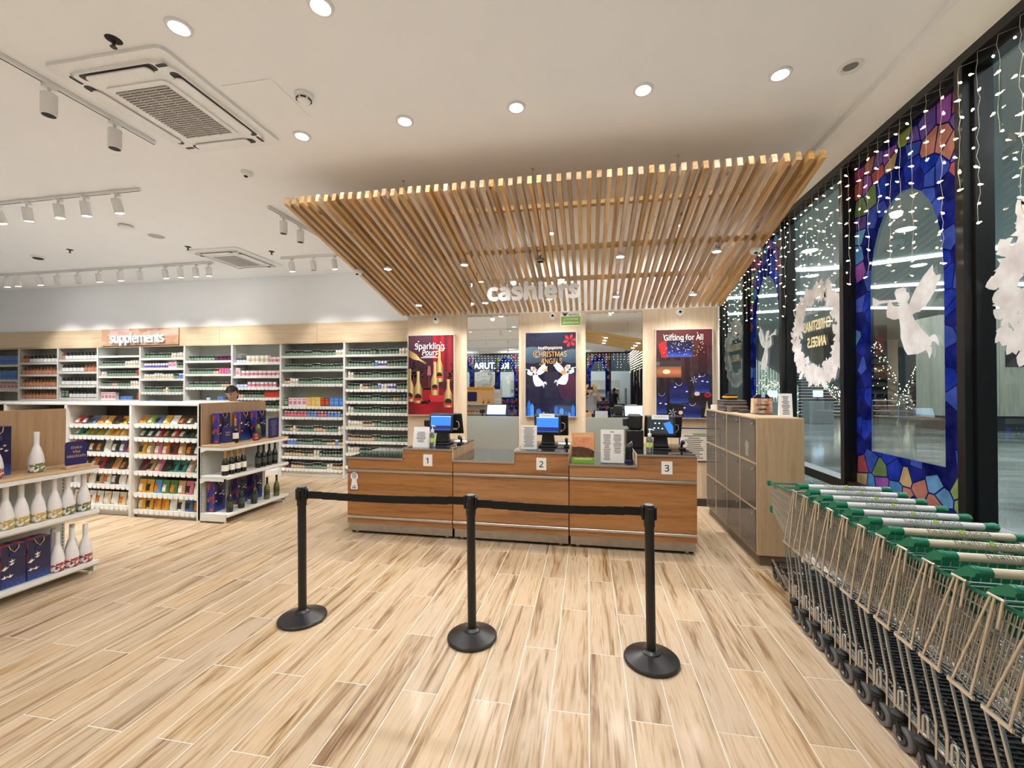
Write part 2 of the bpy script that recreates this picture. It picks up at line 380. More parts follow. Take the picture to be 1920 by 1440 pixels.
FCOL = [film('film_blue_%d' % i, q, 0.3) for i, q in enumerate((c(20,34,132), c(30,58,176), c(16,24,98), c(62,88,184)))] + \
       [film('film_col_%d' % i, q, 0.3) for i, q in enumerate((c(176,74,122), c(112,170,216), c(112,140,86), c(204,176,126), c(184,90,92), c(116,92,180), c(154,172,98), c(198,132,110), c(158,92,180), c(86,146,208)))]
DECAL = film('white_decal', c(255,248,246), 0.12)
GOLDT = pm('gold_print', c(240,226,180), 0.5)
ANGEL = [[(0.341,2.341),(0.264,2.3),(0.059,2.264),(0.059,2.25),(0.25,2.272),(0.339,2.255)],
 [(0.18,2.19),(0.158,2.272),(0.135,2.285),(0.118,2.249),(0.101,2.225),(0.048,2.21),(-0.022,2.171),(0.025,2.12),(0.097,2.119),(0.173,2.152)],
 [(0.09,2.323),(0.07,2.348),(0.034,2.345),(-0.001,2.345),(-0.033,2.329),(-0.033,2.304),(-0.06,2.29),(-0.068,2.255),(-0.05,2.233),(-0.023,2.222),(0.024,2.227),(0.057,2.244),(0.071,2.275)],
 [(0.035,2.233),(-0.046,2.226),(-0.078,2.161),(-0.11,2.089),(-0.173,2.018),(-0.233,1.959),(-0.268,1.924),(-0.256,1.891),(-0.212,1.863),(-0.139,1.841),(-0.041,1.842),(-0.009,1.885),(0.027,1.974),(0.03,2.06),(0.044,2.131)],
 [(-0.036,2.152),(-0.063,2.214),(-0.113,2.295),(-0.198,2.379),(-0.279,2.435),(-0.282,2.389),(-0.306,2.354),(-0.344,2.355),(-0.338,2.32),(-0.311,2.296),(-0.296,2.253),(-0.272,2.227),(-0.252,2.2),(-0.226,2.182),(-0.216,2.165),(-0.179,2.156),(-0.164,2.137),(-0.122,2.137),(-0.089,2.126)],
 [(-0.233,1.944),(-0.263,1.959),(-0.292,1.965),(-0.315,1.937),(-0.325,1.899),(-0.318,1.882),(-0.291,1.912),(-0.257,1.919)],
 [(-0.204,1.886),(-0.264,1.881),(-0.263,1.839),(-0.243,1.799),(-0.232,1.833)]]
def stained(name, par, f, a0, a1, z0, z1, seed, arch=True):
    """printed film: coloured cells on a navy ground, round an arched opening"""
    rng = random.Random(seed); m = M(); ac = (a0+a1)/2; hw = (a1-a0)*0.318
    oz0, zs, za = 1.085, 2.36, 3.06
    hole = [(ac-hw, oz0), (ac+hw, oz0)] + [(ac+hw*math.cos(t*PI/12), zs+(za-zs)*math.sin(t*PI/12)**0.9) for t in range(0, 13)]
    pieces = minus_convex([(a0,z0),(a1,z0),(a1,z1),(a0,z1)], hole) if arch else [[(a0,z0),(a1,z0),(a1,z1),(a0,z1)]]
    for p in pieces: m.flat(p, lambda a, z: f(a, z, 0.0105), 0)
    for p, poly in voro(a0, a1, z0, z1, 0.135, rng):
        if arch:
            dx = max(0, abs(p[0]-ac)-hw); 
            if p[1] > zs:
                rr = math.hypot((p[0]-ac)/hw, (p[1]-zs)/(za-zs)); d = (rr-1)*0.42
            elif p[1] < oz0: d = math.hypot(dx, oz0-p[1])
            else: d = dx
            blue = d < (0.17 if p[1] > 1.3 else 0.11)
            if p[1] < zs and p[1] > oz0 and dx > 0.15: blue = rng.random() < 0.55
            if d < 0 and len(minus_convex(poly, hole)) == 0: continue
        else: blue = rng.random() < 0.3
        mi = 1 + (rng.randrange(4) if blue else 4 + rng.randrange(10))
        for q in (minus_convex(poly, hole) if arch else [poly]):
            m.flat(q, lambda a, z: f(a, z, 0.012), mi)
    return m.obj(name, [FNAVY] + FCOL, par)
def wreath(par, f, ac, zc, r, seed, leafn=280):
    rng = random.Random(seed); m = M()
    for k in range(leafn):
        t = 2*PI*k/leafn + rng.uniform(-.03,.03); rr = r*rng.uniform(0.8, 1.08); l = r*rng.uniform(0.16,0.30); w = l*rng.uniform(.22,.4)
        ang = t + rng.choice((-1,1))*rng.uniform(0.2,1.4) + (PI if rng.random() < .3 else 0)
        cx, cz = ac+rr*math.cos(t), zc+rr*math.sin(t)
        pts = [(0,0),(.25*l,w*.8),(.55*l,w),(.85*l,w*.5),(l,0),(.85*l,-w*.5),(.55*l,-w),(.25*l,-w*.8)]
        dd = 0.010 + 0.0002*(k % 9)
        m.flat([(cx+x*math.cos(ang)-y*math.sin(ang), cz+x*math.sin(ang)+y*math.cos(ang)) for x, y in pts], lambda a, z: f(a, z, dd), 0)
    for k in range(13):
        t = 2*PI*k/13+.3; cx, cz = ac+r*.93*math.cos(t), zc+r*.93*math.sin(t)
        m.flat([(cx+r*.2*(1+.25*math.cos(5*q*PI/10*2))*math.cos(q*PI/10), cz+r*.2*(1+.25*math.cos(5*q*PI/10*2))*math.sin(q*PI/10)) for q in range(20)], lambda a, z: f(a, z, 0.0125), 0)
    return m.obj('wreath_decal', DECAL, par)
def shopfront(name, f, posts, types, top, rail, rotz, seed, wtext=True):
    root = struct(link(name, None))
    a0, a1 = min(posts), max(posts)
    def bar(nm, b0, b1, z0, z1, d0=-0.06, d1=0.09):
        m = M(); A = [(b0,z0),(b1,z0),(b1,z1),(b0,z1)]
        m.prism(A, lambda a, z: f(a, z, d0), lambda a, z: f(a, z, d1)); return m.obj(nm, BLACK, root)
    for p in posts:
        bar('mullion', p-0.028, p+0.028, 0, top-0.06, -0.06, 0.10); bar('mullion_cap', p-0.045, p+0.045, 0, top-0.061, -0.03, 0.05)
    bar('head_rail', a0-0.05, a1+0.05, top-0.06, top, -0.06, 0.10); bar('head_stop', a0, a1, top-0.11, top-0.06, -0.03, 0.05)
    bar('transom', a0, a1, rail-0.085, rail, -0.06, 0.085); bar('sill', a0, a1, 0, 0.07, -0.06, 0.085)
    ps = sorted(posts)
    for i in range(len(ps)-1):
        b0, b1 = ps[i]+0.03, ps[i+1]-0.03; ty = types[i]; ac = (b0+b1)/2
        for z0, z1 in ((rail, top-0.06), (0.07, rail-0.085)):
            m = M(); A = [(b0,z0),(b1,z0),(b1,z1),(b0,z1)]; m.flat(A, lambda a, z: f(a, z, 0.0)); m.obj('pane', GLASS, root)
        if ty in 'saSN':
            stained('stained_film', root, f, b0, b1, rail, top-0.11, seed+i)
            if ty in 'SN': stained('stained_film', root, f, b0, b1, 0.07, rail-0.085, seed+i+50, False)
            if ty != 'N':
                m = M()
                for k, poly in enumerate(ANGEL): m.flat(poly, lambda a, z: f(ac+a*(1 if ty == 's' else -0.8), z, 0.011+0.0004*k))
                m.obj('angel_decal', DECAL, root)
        elif ty == 'w':
            wreath(root, f, ac, 2.15, 0.44, seed+i)
            if wtext:
                for tx, sz, zz in (('healthyoptions', 0.085, 2.40), ('CHRISTMAS', 0.165, 2.25), ('ANGELS', 0.165, 2.08)):
                    text(tx, sz, GOLDT if sz > .1 else DECAL, 'lettering', root, f(ac, zz, 0.012), (PI/2,0,rotz), 0.0005, 0.006 if sz > .1 else 0, sx=0.72 if sz > .1 else 0.8)
    return root
SIDEP = [2.98 + 1.212*k for k in range(-11, 5)] + [8.16]
fside = lambda a, z, d: (XW - d, a, z)
shopfront('window_1', fside, SIDEP, [('c' if k == 4 else 'a' if k == 2 else 's' if k % 2 == 0 else 'w') for k in range(-11, 5)], 3.6, 0.79, PI/2, 11)
REARP = [2.26, 1.16, -0.11, -1.35, -2.6, -3.84, -5.13, -6.42, -7.7, -9.0, -10.3]
frear = lambda a, z, d: (a, YREAR + d, z)
shopfront('window_2', frear, REARP, ['s','w','S','w','S','w','S','w','N','c'], 3.545, 0.76, 0, 61)
struct(M().box(XL, -10.36, YREAR-0.1, YREAR, 0, CEIL).obj('wall_rear', WALLM))
# ------------------------------------------------------------------ ceiling fixtures
TRIM = pm('lamp_trim', c(228,226,222), 0.35)
def make_downlight(lit=True):
    t = thing('downlight', 'x', 'downlight')
    ring = M().lathe([(0.040,-0.001),(0.052,-0.012),(0.066,-0.010),(0.070,0.0)], 24); ring.obj('trim_ring', TRIM, t)
    M().lathe([(0.0001,-0.0035),(0.041,-0.0025)], 20).obj('lens', LAMPE if lit else LAMPOFF, t)
    return t
_dl = None
def downlight(x, y, label, watts, group='recessed ceiling downlights', lit=True, aim=None, angle=165):
    global _dl
    if lit:
        if _dl is None: _dl = make_downlight(); o = _dl
        else: o = dup(_dl)
    else: o = make_downlight(False)
    o.location = (x, y, CEIL); tag(o, label, 'downlight', group)
    if lit and watts: spot((x, y, CEIL-0.02), aim or (x, y, 0), watts, angle, 0.45, rad=0.06)
    return o
DLW = 30
downlight(-2.28, 2.012, 'lit round downlight between the two sprinklers and the big air conditioner', DLW)
downlight(-1.407, 2.034, 'lit downlight cut by the top edge of the picture', DLW)
downlight(-2.283, 3.064, 'lit downlight just past the corner of the big air conditioner panel', DLW)
downlight(-1.38, 3.031, 'second lit downlight from the left in the row before the slatted canopy', DLW)
downlight(-0.5125, 3.025, 'middle lit downlight in the row before the slatted canopy', DLW)
downlight(0.374, 3.0, 'lit downlight above the right half of the slatted canopy front', DLW)
downlight(1.235, 3.009, 'lit downlight nearest the shop window', DLW)
downlight(1.647, 3.019, 'unlit grey ceiling downlight near the window soffit', 0, lit=False)
downlight(-0.48, 5.59, 'ceiling downlight seen through the middle slats of the canopy', 30)
downlight(1.089, 5.6, 'ceiling downlight seen through the right slats of the canopy', 30)
for k, (x, y) in enumerate([(-0.5,2.02),(0.374,2.02),(1.235,2.02)][:3] + [(x, y) for y in (0.2,-2.6,-5.4,-8.2) for x in (-6.6,-4.2,-2.75,0.6) if not (y == -2.6 and x > 0)]):
    downlight(x, y, 'ceiling downlight over the shop floor behind the viewer, seen only in the mirrors', DLW if k < 3 else DLW*2.2 if k % 2 else 0, 'downlights behind the viewer')

def cyl_head(lit):
    t = thing('track_spotlight', 'x', 'spotlight')
    M().box(-0.018,0.018,-0.035,0.035,-0.02,0).cyl((0,0,-0.02),(0,0,-0.05),0.009,n=8).obj('adapter', PLAST, t)
    b = link('head', None, t, (0,0,-0.055))
    M().lathe([(0.040,-0.145),(0.0425,-0.143),(0.0425,-0.004),(0.039,0)], 20).obj('barrel', PLAST, b)
    M().lathe([(0.0001,-0.1455),(0.036,-0.146)], 16).obj('lens', LAMPE if lit else DARKIN, b)
    return t
_hd = {}
def track_head(x, y, label, group, lit=True, tilt=0.0, az=0.0, watts=0, aim=None, z=CEIL-0.03, wide=False):
    if lit not in _hd: _hd[lit] = cyl_head(lit); o = _hd[lit]
    else: o = dup(_hd[lit])
    o.location = (x, y, z); tag(o, label, 'spotlight', group)
    hd = [k for k in o.children if k.type == 'EMPTY'][0]; hd.rotation_euler = (tilt, 0, az)
    if watts:
        d = Euler((tilt, 0, az)).to_matrix() @ Vector((0,0,-1))
        p = Vector((x, y, z-0.055)) + d*0.16
        spot(p, aim or p + d, watts, 168 if wide else 75, 1.0 if wide else 0.7, (1,0.99,.97), 0.04)
    return o
def track(x0, x1, y0, y1, label):
    m = M()
    if abs(x1-x0) > abs(y1-y0): m.box(x0, x1, y0-0.017, y0+0.017, CEIL-0.03, CEIL-0.0004, 0, 0.003).box(x0, x1, y0-0.005, y0+0.005, CEIL-0.0305, CEIL-0.0299, 1)
    else: m.box(x0-0.017, x0+0.017, y0, y1, CEIL-0.03, CEIL-0.0004, 0, 0.003).box(x0-0.005, x0+0.005, y0, y1, CEIL-0.0305, CEIL-0.0299, 1)
    o = m.obj('lighting_track', [PLAST, DARKIN]); tag(o, label, 'track', 'white lighting tracks on the ceiling'); return o
track(-3.54, -3.54, 0.9, 2.92, 'white lighting track beside the big air conditioner')
track_head(-3.54, 2.22, 'larger white cylinder spotlight hanging left of the big air conditioner', 'spotlights beside the air conditioner', False)
track_head(-3.54, 2.62, 'white cylinder spotlight hanging near the track end by the big air conditioner', 'spotlights beside the air conditioner', False)
track(-8.3, -4.52, 3.58, 3.58, 'white lighting track over the snack shelves')
for x, tl, az in ((-6.42,.3,-.3),(-6.0,.2,.35),(-5.57,.12,-.25),(-5.22,.18,.2),(-4.82,.25,-.3),(-6.9,.2,.2)):
    track_head(x, 3.58, 'lit white spotlight over the snack shelves, %s from the track end' % {-6.42:'fifth',-6.0:'fourth',-5.57:'third',-5.22:'second',-4.82:'first',-6.9:'sixth'}[x], 'spotlights over the snack shelves', True, tl, az, 80, (x, 4.4, 0.9))
track(-11.2, -5.96, 5.87, 5.87, 'long white lighting track before the supplements wall')
for i, x in enumerate((-10.3,-10.05,-9.55,-9.15,-8.7,-8.25,-7.8,-7.4,-6.9,-6.6,-6.3,-6.05)):
    track_head(x, 5.87, 'white spotlight on the long track, %s from its far left end' % ('first','second','third','fourth','fifth','sixth','seventh','eighth','ninth','tenth','eleventh','twelfth')[i], 'spotlights on the long track', i not in (3,4,7), 0.18, random.uniform(-.35,.35), 90 if i % 2 == 0 else 4.5, (x, 7.0, 1.35 if i % 2 == 0 else 2.7), wide=i % 2 == 1)
track(-4.73, -2.95, 5.87, 5.87, 'short lighting track ending behind the canopy corner')
for i, x in enumerate((-4.55,-4.18,-3.82,-3.45)):
    track_head(x, 5.87, 'white spotlight on the short track by the canopy corner, %s from the left' % ('first','second','third','fourth')[i], 'spotlights on the short track', i != 1, 0.18, random.uniform(-.3,.3), 70 if i % 2 == 0 else 4.5, (x, 7.0, 1.3 if i % 2 == 0 else 2.7), wide=i % 2 == 1)
track(-3.53, -3.53, 4.18, 5.6, 'lighting track running beside the left edge of the canopy')
for y in (4.42, 4.72): track_head(-3.53, y, 'small spotlight hanging beside the left canopy edge, %s' % ('nearer one' if y < 4.5 else 'farther one'), 'spotlights beside the canopy', False)
for k, (x0, x1, y) in enumerate(((-7.5,-1.2,-2.0),(-6.5,-2.0,-5.2),(-7.5,-0.5,-8.8))):
    track(x0, x1, y, y, 'lighting track behind the viewer, %s one seen in the left mirror' % ('nearest','middle','farthest')[k])
    for j in range(5): track_head(x0+0.4+j*(x1-x0-0.8)/4, y, 'spotlight on a rear ceiling track, seen in the left mirror', 'spotlights seen in the mirror', True, -0.4, 0, 160 if y == -8.8 and j % 2 == 0 else 0, (x0+0.4+j*(x1-x0-0.8)/4, YREAR, 3.0))

def ac_unit(x0, x1, y0, y1, label):
    t = thing('cassette_air_conditioner', label, 'air conditioner', ((x0+x1)/2, (y0+y1)/2, CEIL), 0, 'ceiling cassette air conditioners'); hx, hy = (x1-x0)/2, (y1-y0)/2
    m = M().prism(rrect(-hx,hx,-hy,hy,0.05), lambda a,b: (a,b,-0.0005), lambda a,b: (a,b,-0.022))
    m.prism(rrect(-hx+.06,hx-.06,-hy+.06,hy-.06,0.12,6), lambda a,b: (a,b,-0.022), lambda a,b: (a*0.985,b*0.985,-0.04)); m.obj('panel', PLAST, t)
    g = M().prism(rrect(-hx+.2,hx-.2,-hy+.2,hy-.2,0.04), lambda a,b: (a,b,-0.04), lambda a,b: (a,b,-0.05)); g.obj('grille_frame', PLAST, t)
    M().prism(rrect(-hx+.24,hx-.24,-hy+.24,hy-.24,0.01), lambda a,b: (a,b,-0.05), lambda a,b: (a,b,-0.0503)).obj('grille_dark', pm('grille_grey', c(120,116,110), 0.7), t)
    s = M()
    for k in range(24):
        y = -hy+.25+k*(2*hy-.5)/23; s.box(-hx+.24, hx-.24, y-0.0055, y+0.0055, -0.056, -0.0504)
    for k in range(1, 4):
        x = -hx+.24+k*(2*hx-.48)/4; s.box(x-0.004, x+0.004, -hy+.24, hy-.24, -0.058, -0.0504)
    s.obj('grille_louvers', pm('louver_grey', c(186,182,176), 0.6), t)
    dk = pm('vent_dark', c(58,54,50), 0.6)
    for a in range(4):
        q = link('air_vent', None, t, (0,0,0), (0,0,a*PI/2)); w = hx if a % 2 == 0 else hy; d = hy if a % 2 == 0 else hx
        M().prism(rrect(-w+.16,w-.16,-d+.075,-d+.135,0.025), lambda u,v: (u,v,-0.0395), lambda u,v: (u,v,-0.0412)).obj('slot', dk, q)
        f = M().prism(rrect(-w+.2,w-.2,-d+.085,-d+.15,0.028), lambda u,v: (u,v,-0.046), lambda u,v: (u,v,-0.055)); f.obj('flap', PLAST, q)
        cr = M().prism(rrect(w-.15,w-.075,-d+.09,-d+.115,0.01), lambda u,v: (u,v,-0.0395), lambda u,v: (u,v,-0.0412)); cr.obj('corner_slot', dk, q)
    return t
ac_unit(-3.39, -2.50, 2.09, 3.10, 'big white cassette air conditioner with grey grille, nearest on the ceiling')
ac_unit(-5.88, -5.0, 5.3, 6.28, 'smaller looking cassette air conditioner far off before the supplements wall')
ac_unit(-2.6, -1.7, -4.4, -3.5, 'cassette air conditioner behind the viewer, seen in the left mirror')
def small(name, label, cat, x, y, m, mats, group=None, z=CEIL): return tag(m.obj(name, mats, None, (x, y, z)), label, cat, group)
small('access_panel', 'flush white square access panel between air conditioner and smoke detector', 'panel', -2.255, 2.66, M().box(-.195,.195,-.2,.2,-.004,-.0004,0,.0015), CEILM)
t = thing('smoke_detector', 'white smoke detector with black slots beside the access panel', 'detector', (-1.953,2.64,CEIL))
M().lathe([(0.03,-.052),(0.042,-.048),(0.047,-.03),(0.05,-.022),(0.062,-.012),(0.062,0)], 20).obj('housing', PLAST, t)
for k in range(6):
    a = k*PI/3; M().prism([(-.018,-.042),(.018,-.042),(.018,-.032),(-.018,-.032)], lambda u,v: (math.cos(a)*.0455-math.sin(a)*u, math.sin(a)*.0455+math.cos(a)*u, v), lambda u,v: (math.cos(a)*.049-math.sin(a)*u, math.sin(a)*.049+math.cos(a)*u, v)).obj('slot', DARKIN, t)
def sprinkler(x, y, label):
    t = thing('sprinkler', label, 'sprinkler', (x,y,CEIL), 0, 'dark ceiling sprinklers')
    M().lathe([(0.012,-.01),(0.03,-.006),(0.042,0)], 16).obj('escutcheon', DARKIN, t)
    M().cyl((0,0,-.005),(0,0,-.04),0.008,n=8).lathe([(0.016,-.048),(0.018,-.044),(0.004,-.04)], 10).tube([(.012,0,-.012),(.012,0,-.03),(0,0,-.042),(-.012,0,-.03),(-.012,0,-.012)],0.002,4).obj('deflector', pm('dark_brass', c(70,60,52), .4, .8), t)
sprinkler(-2.744, 2.02, 'dark sprinkler head beside the big air conditioner')
sprinkler(-5.71, 5.2, 'dark sprinkler at the corner of the far air conditioner')
sprinkler(-4.67, 5.6, 'dark sprinkler to the right of the far air conditioner')
sprinkler(-7.55, 5.0, 'small dark sprinkler high over the left shelves')
small('heat_detector', 'flat round white detector over the snack shelves', 'detector', -5.73, 4.38, M().lathe([(.05,-.045),(.075,-.035),(.08,-.012),(.055,0)], 20), PLAST)
small('ceiling_speaker', 'flush round grey ceiling speaker behind the flat white detector', 'speaker', -5.73, 4.76, M().lathe([(.001,-.006),(.085,-.006),(.092,0)], 24), pm('speaker_grey', c(176,174,170), .6))
small('smoke_detector', 'squat white detector with dark band at the far left ceiling', 'detector', -8.39, 5.15, M().lathe([(.05,-.05,1),(.06,-.045,1),(.062,-.035,1),(.075,-.03),(.085,0)], 20), [PLAST, DARKIN])
def dome_cam(name, label, loc, rot, group=None, parent=None):
    t = thing(name, label, 'camera', loc, 0, group); t.rotation_euler = rot
    M().lathe([(0.001,-.048),(.034,-.046),(.048,-.03),(.052,-.014),(.052,0)], 22).obj('housing', PLAST, t)
    M().ball((0,-.012,-.040), .02, 14, 8).obj('lens_dome', pm('dome_black', c(14,14,16), .12), t)
    for s in (-1,1): M().ball((s*.03,-.004,-.042), .005, 8, 6).obj('sensor', DARKIN, t)
    return t
dome_cam('dome_camera', 'white dome camera on the open ceiling left of the canopy', (-3.18,3.49,CEIL), (0,0,0), 'white dome cameras')

# ------------------------------------------------------------------ slatted timber canopy over the tills
CS = -0.2411                                  # slope dz/dy
def cz(y): return 3.30 + CS*(y-3.47)          # underside of the slats
CANOPY = thing('slatted_canopy', 'sloping canopy of parallel pine slats hung over the cashier counter', 'canopy', (-0.52,3.47,3.30))
ang = math.atan(CS); SLN = 2.545/math.cos(ang)
_sl = M().box(-.0195,.0195,0,SLN,0,.072,0,.0015).mesh('slat', SLATW)
NS = 56
for k in range(NS):
    x = -2.755 + k*(4.47/(NS-1))
    link('slat', _sl, CANOPY, (x+0.52+random.uniform(-.002,.002), random.uniform(-.006,.006), random.uniform(-.003,.003)), (ang+random.uniform(-.0015,.0015),0,0))
for yb in (3.914, 4.6, 5.28):
    M().box(-2.25,2.25,-.02,.02,0,.045,0,.001).obj('cross_batten', BATW, CANOPY, (0, yb-3.47, cz(yb)+.074-3.30), (ang,0,0))
    for xr in (-1.795,-.508,.781):
        M().cyl((xr+.52,yb-3.47,cz(yb)+.11-3.30),(xr+.52,yb-3.47,CEIL-3.30),.003,n=6).lathe([(.014,CEIL-3.30-.006),(.014,CEIL-3.30)],8,0,(xr+.52,yb-3.47,0)).obj('hanger_rod', BRUSH, CANOPY)
def canopy_lamp(x, y, label, lit=True, watts=0):
    z = cz(y)
    t = thing('canopy_spotlight', label, 'spotlight', (x,y,z), 0, 'small lamps fixed under the canopy slats')
    M().lathe([(.047,-.03),(.05,-.028),(.046,-.012),(.022,0.0),(.012,.014)], 18).obj('lamp_body', PLAST if lit else pm('alu_grey', c(170,168,160), .35, .6), t)
    M().lathe([(.0001,-.0305),(.036,-.0305)], 16).obj('lens', LAMPE if lit else LAMPOFF, t)
    M().cyl((0,0,.014),(0,0,.04),.008,n=8).tube([(0,0,.03),(.02,.005,.06),(.005,.02,.09)],.003,5).obj('stem', DARKIN, t)
    if watts: spot((x,y,z-.04),(x,y+.02,0),watts,150,.6,(1,.99,.97),.05)
for i, (x, y, l) in enumerate(((-2.31,4.62,'lit lamp under the canopy, leftmost of the front lamps'),(-1.379,4.62,'lit lamp under the canopy, second of the front lamps'),(0.336,4.62,'brightest lamp under the canopy, right of centre'),(1.293,4.62,'lit lamp under the canopy near its right camera'),
    (-2.334,5.6,'lit lamp under the low back edge, leftmost'),(-1.379,5.6,'lit lamp behind the left end of the cashiers sign'),(-0.5,5.56,'lit lamp behind the letter e of the cashiers sign'),(0.351,5.56,'lit lamp under the low back edge, right of the cashiers sign'),(1.285,5.58,'lit lamp under the low back edge, rightmost'))):
    canopy_lamp(x, y, l, True, 38 if i < 4 else 62)
canopy_lamp(-0.517, 4.63, 'unlit grey lamp under the middle of the canopy', False)
dome_cam('dome_camera', 'white dome camera at the left edge of the canopy', (-2.72,4.674,cz(4.674)-.002), (ang,0,0), 'white dome cameras')
dome_cam('dome_camera', 'white dome camera at the right edge of the canopy', (1.67,4.663,cz(4.663)-.002), (ang,0,0), 'white dome cameras')
# second canopy behind the viewer, its slats running the other way; only the right mirror shows it
C2 = thing('slatted_canopy', 'second sloping slatted canopy behind the viewer, seen in the right mirror', 'canopy', (-.2,-2.4,3.35)); _a2 = math.atan(-.19)
_s2 = M().box(-2.2,2.2,-.0195,.0195,0,.072,0,.0015).mesh('slat', BATW)
for k in range(30): link('slat', _s2, C2, (0,1.45-.1*k,0), (0,-_a2,0))
for x in (-1.4,0,1.4):
    for y in (-1.2,0,1.2): M().cyl((x,y,-.19*x+.08),(x,y,CEIL-3.35),.004,n=6).obj('hanger_rod', BRUSH, C2)
for x in (.75,1.75):
    for y in (.9,.1,-.7): M().lathe([(.0001,-.012),(.05,-.012),(.06,.0)],14,0,(x,y,-.19*x-.004)).obj('lamp', LAMPE, C2)
# cashiers sign
WHITEL = pm('white_letters', c(246,246,246), .4)
t = thing('cashiers_sign', 'clear acrylic sheet with raised white letters reading cashiers, below the canopy', 'sign', (-0.676,5.0,2.60))
M().box(-.733,.733,-.004,.004,.003,.325).obj('acrylic_sheet', ACRYL, t)
text('cashiers', .325, WHITEL, 'lettering', t, (.028,-.02,.062), (PI/2,0,0), .011, .0125, 'CENTER', 'BOTTOM_BASELINE', sx=1.06, space=1.03)
for s in (-1,1): M().cyl((s*.7,0,.325),(s*.7,0,cz(5.0)+.02-2.60),.0015,n=5).obj('hanging_wire', BRUSH, t)

# ------------------------------------------------------------------ cashier counter units
def counter(x0, num, label):
    t = thing('cashier_counter', label, 'counter', (x0,4.3,0), 0, 'wooden cashier counter units'); w = 1.208; lw = .66
    b = M()
    for (a0,a1,zt) in ((0.004,lw,.82),(lw,w,.935)): b.box(a0,a1,.03,.85,.118,zt)
    b.obj('carcass', COUNTW, t)
    M().box(0.02,w-.02,.07,.8,.0,.117).obj('base_box', DARKIN, t)
    up = M().prism([(0,.712),(w,.712),(w,.94),(lw,.94),(lw,.826),(0,.826)], lambda a,z: (a,0.028,z), lambda a,z: (a,0.004,z)); up.obj('upper_panel', COUNTW, t)
    M().box(0,w,.004,.028,.203,.682,0,.0015).obj('middle_panel', COUNTW, t)
    M().box(0,w,.004,.028,.118,.176,0,.0015).obj('lower_panel', COUNTW, t)
    for z in (.682,.176):
        M().box(0,w,-.012,.03,z,z+.027,0,.004).obj('steel_rail', BRUSH, t)
    M().box(.012,w-.004,.018,.03,.032,.118).obj('toe_kick', TOEM, t)
    M().box(-.0,lw-.002,-.004,.86,.826,.842,0,.002).obj('low_top', GRANITE, t)
    M().box(lw-.004,w,-.004,.86,.94,.955,0,.002).obj('high_top', GRANITE, t)
    M().box(0,lw-.004,-.008,-.004,.824,.843).obj('edge_strip', BRUSH, t); M().box(lw-.006,w,-.008,-.004,.938,.956).obj('edge_strip', BRUSH, t)
    M().box(lw-.008,lw-.004,-.006,.86,.843,.956).obj('step_edge', PANELW, t); M().box(w,w+.003,-.006,.02,.824,.956).obj('step_edge', PANELW, t)
    M().box(w+.0002,w+.0028,.02,.86,.843,.94).obj('side_panel', GONDW, t)
    p = M().box(.883,.985,-.001,.0035,.768,.893,0,.001).obj('number_plate', PRICE, t)
    text(str(num), .105, MBLACK, 'numeral', p, (.934,-.0015,.83), (PI/2,0,0), .0006, .001)
    for fx in (.08,w-.08): M().cyl((fx,.08,0),(fx,.08,.02),.025,n=12).cyl((fx,.08,.02),(fx,.08,.034),.012,n=8).obj('foot', BRUSH, t)
    return t
CT = [counter(-2.621,1,'left wooden cashier counter with number 1 plate'), counter(-1.405,2,'middle wooden cashier counter with number 2 plate'), counter(-0.188,3,'right wooden cashier counter with number 3 plate')]
t = thing('round_sticker', 'keyhole shaped white sticker with purple outline on the left counter', 'sticker', (-2.54,4.303,.6))
PURP = pm('purple_ink', c(60,30,90), .5)
kh = arc(0,.03,.047,-.9,PI+.9,16) + [(-.03,-.02),(-.045,-.1),(-.04,-.115),(.04,-.115),(.045,-.1),(.03,-.02)]
M().prism([(a*1.12,z*1.08) for a,z in kh], lambda a,z: (a,-.0002,z), lambda a,z: (a,-.0008,z)).obj('outline', PURP, t)
M().prism(kh, lambda a,z: (a,-.0009,z), lambda a,z: (a,-.0014,z)).obj('face', PRICE, t)
lm = M()
for z, wd in ((.055,.05),(.04,.06),(.025,.05),(.012,.04),(-.075,.03),(-.09,.05),(-.1,.045)): lm.box(-wd/2,wd/2,-.0018,-.0014,z-.003,z+.003)
lm.obj('print_lines', PURP, t)

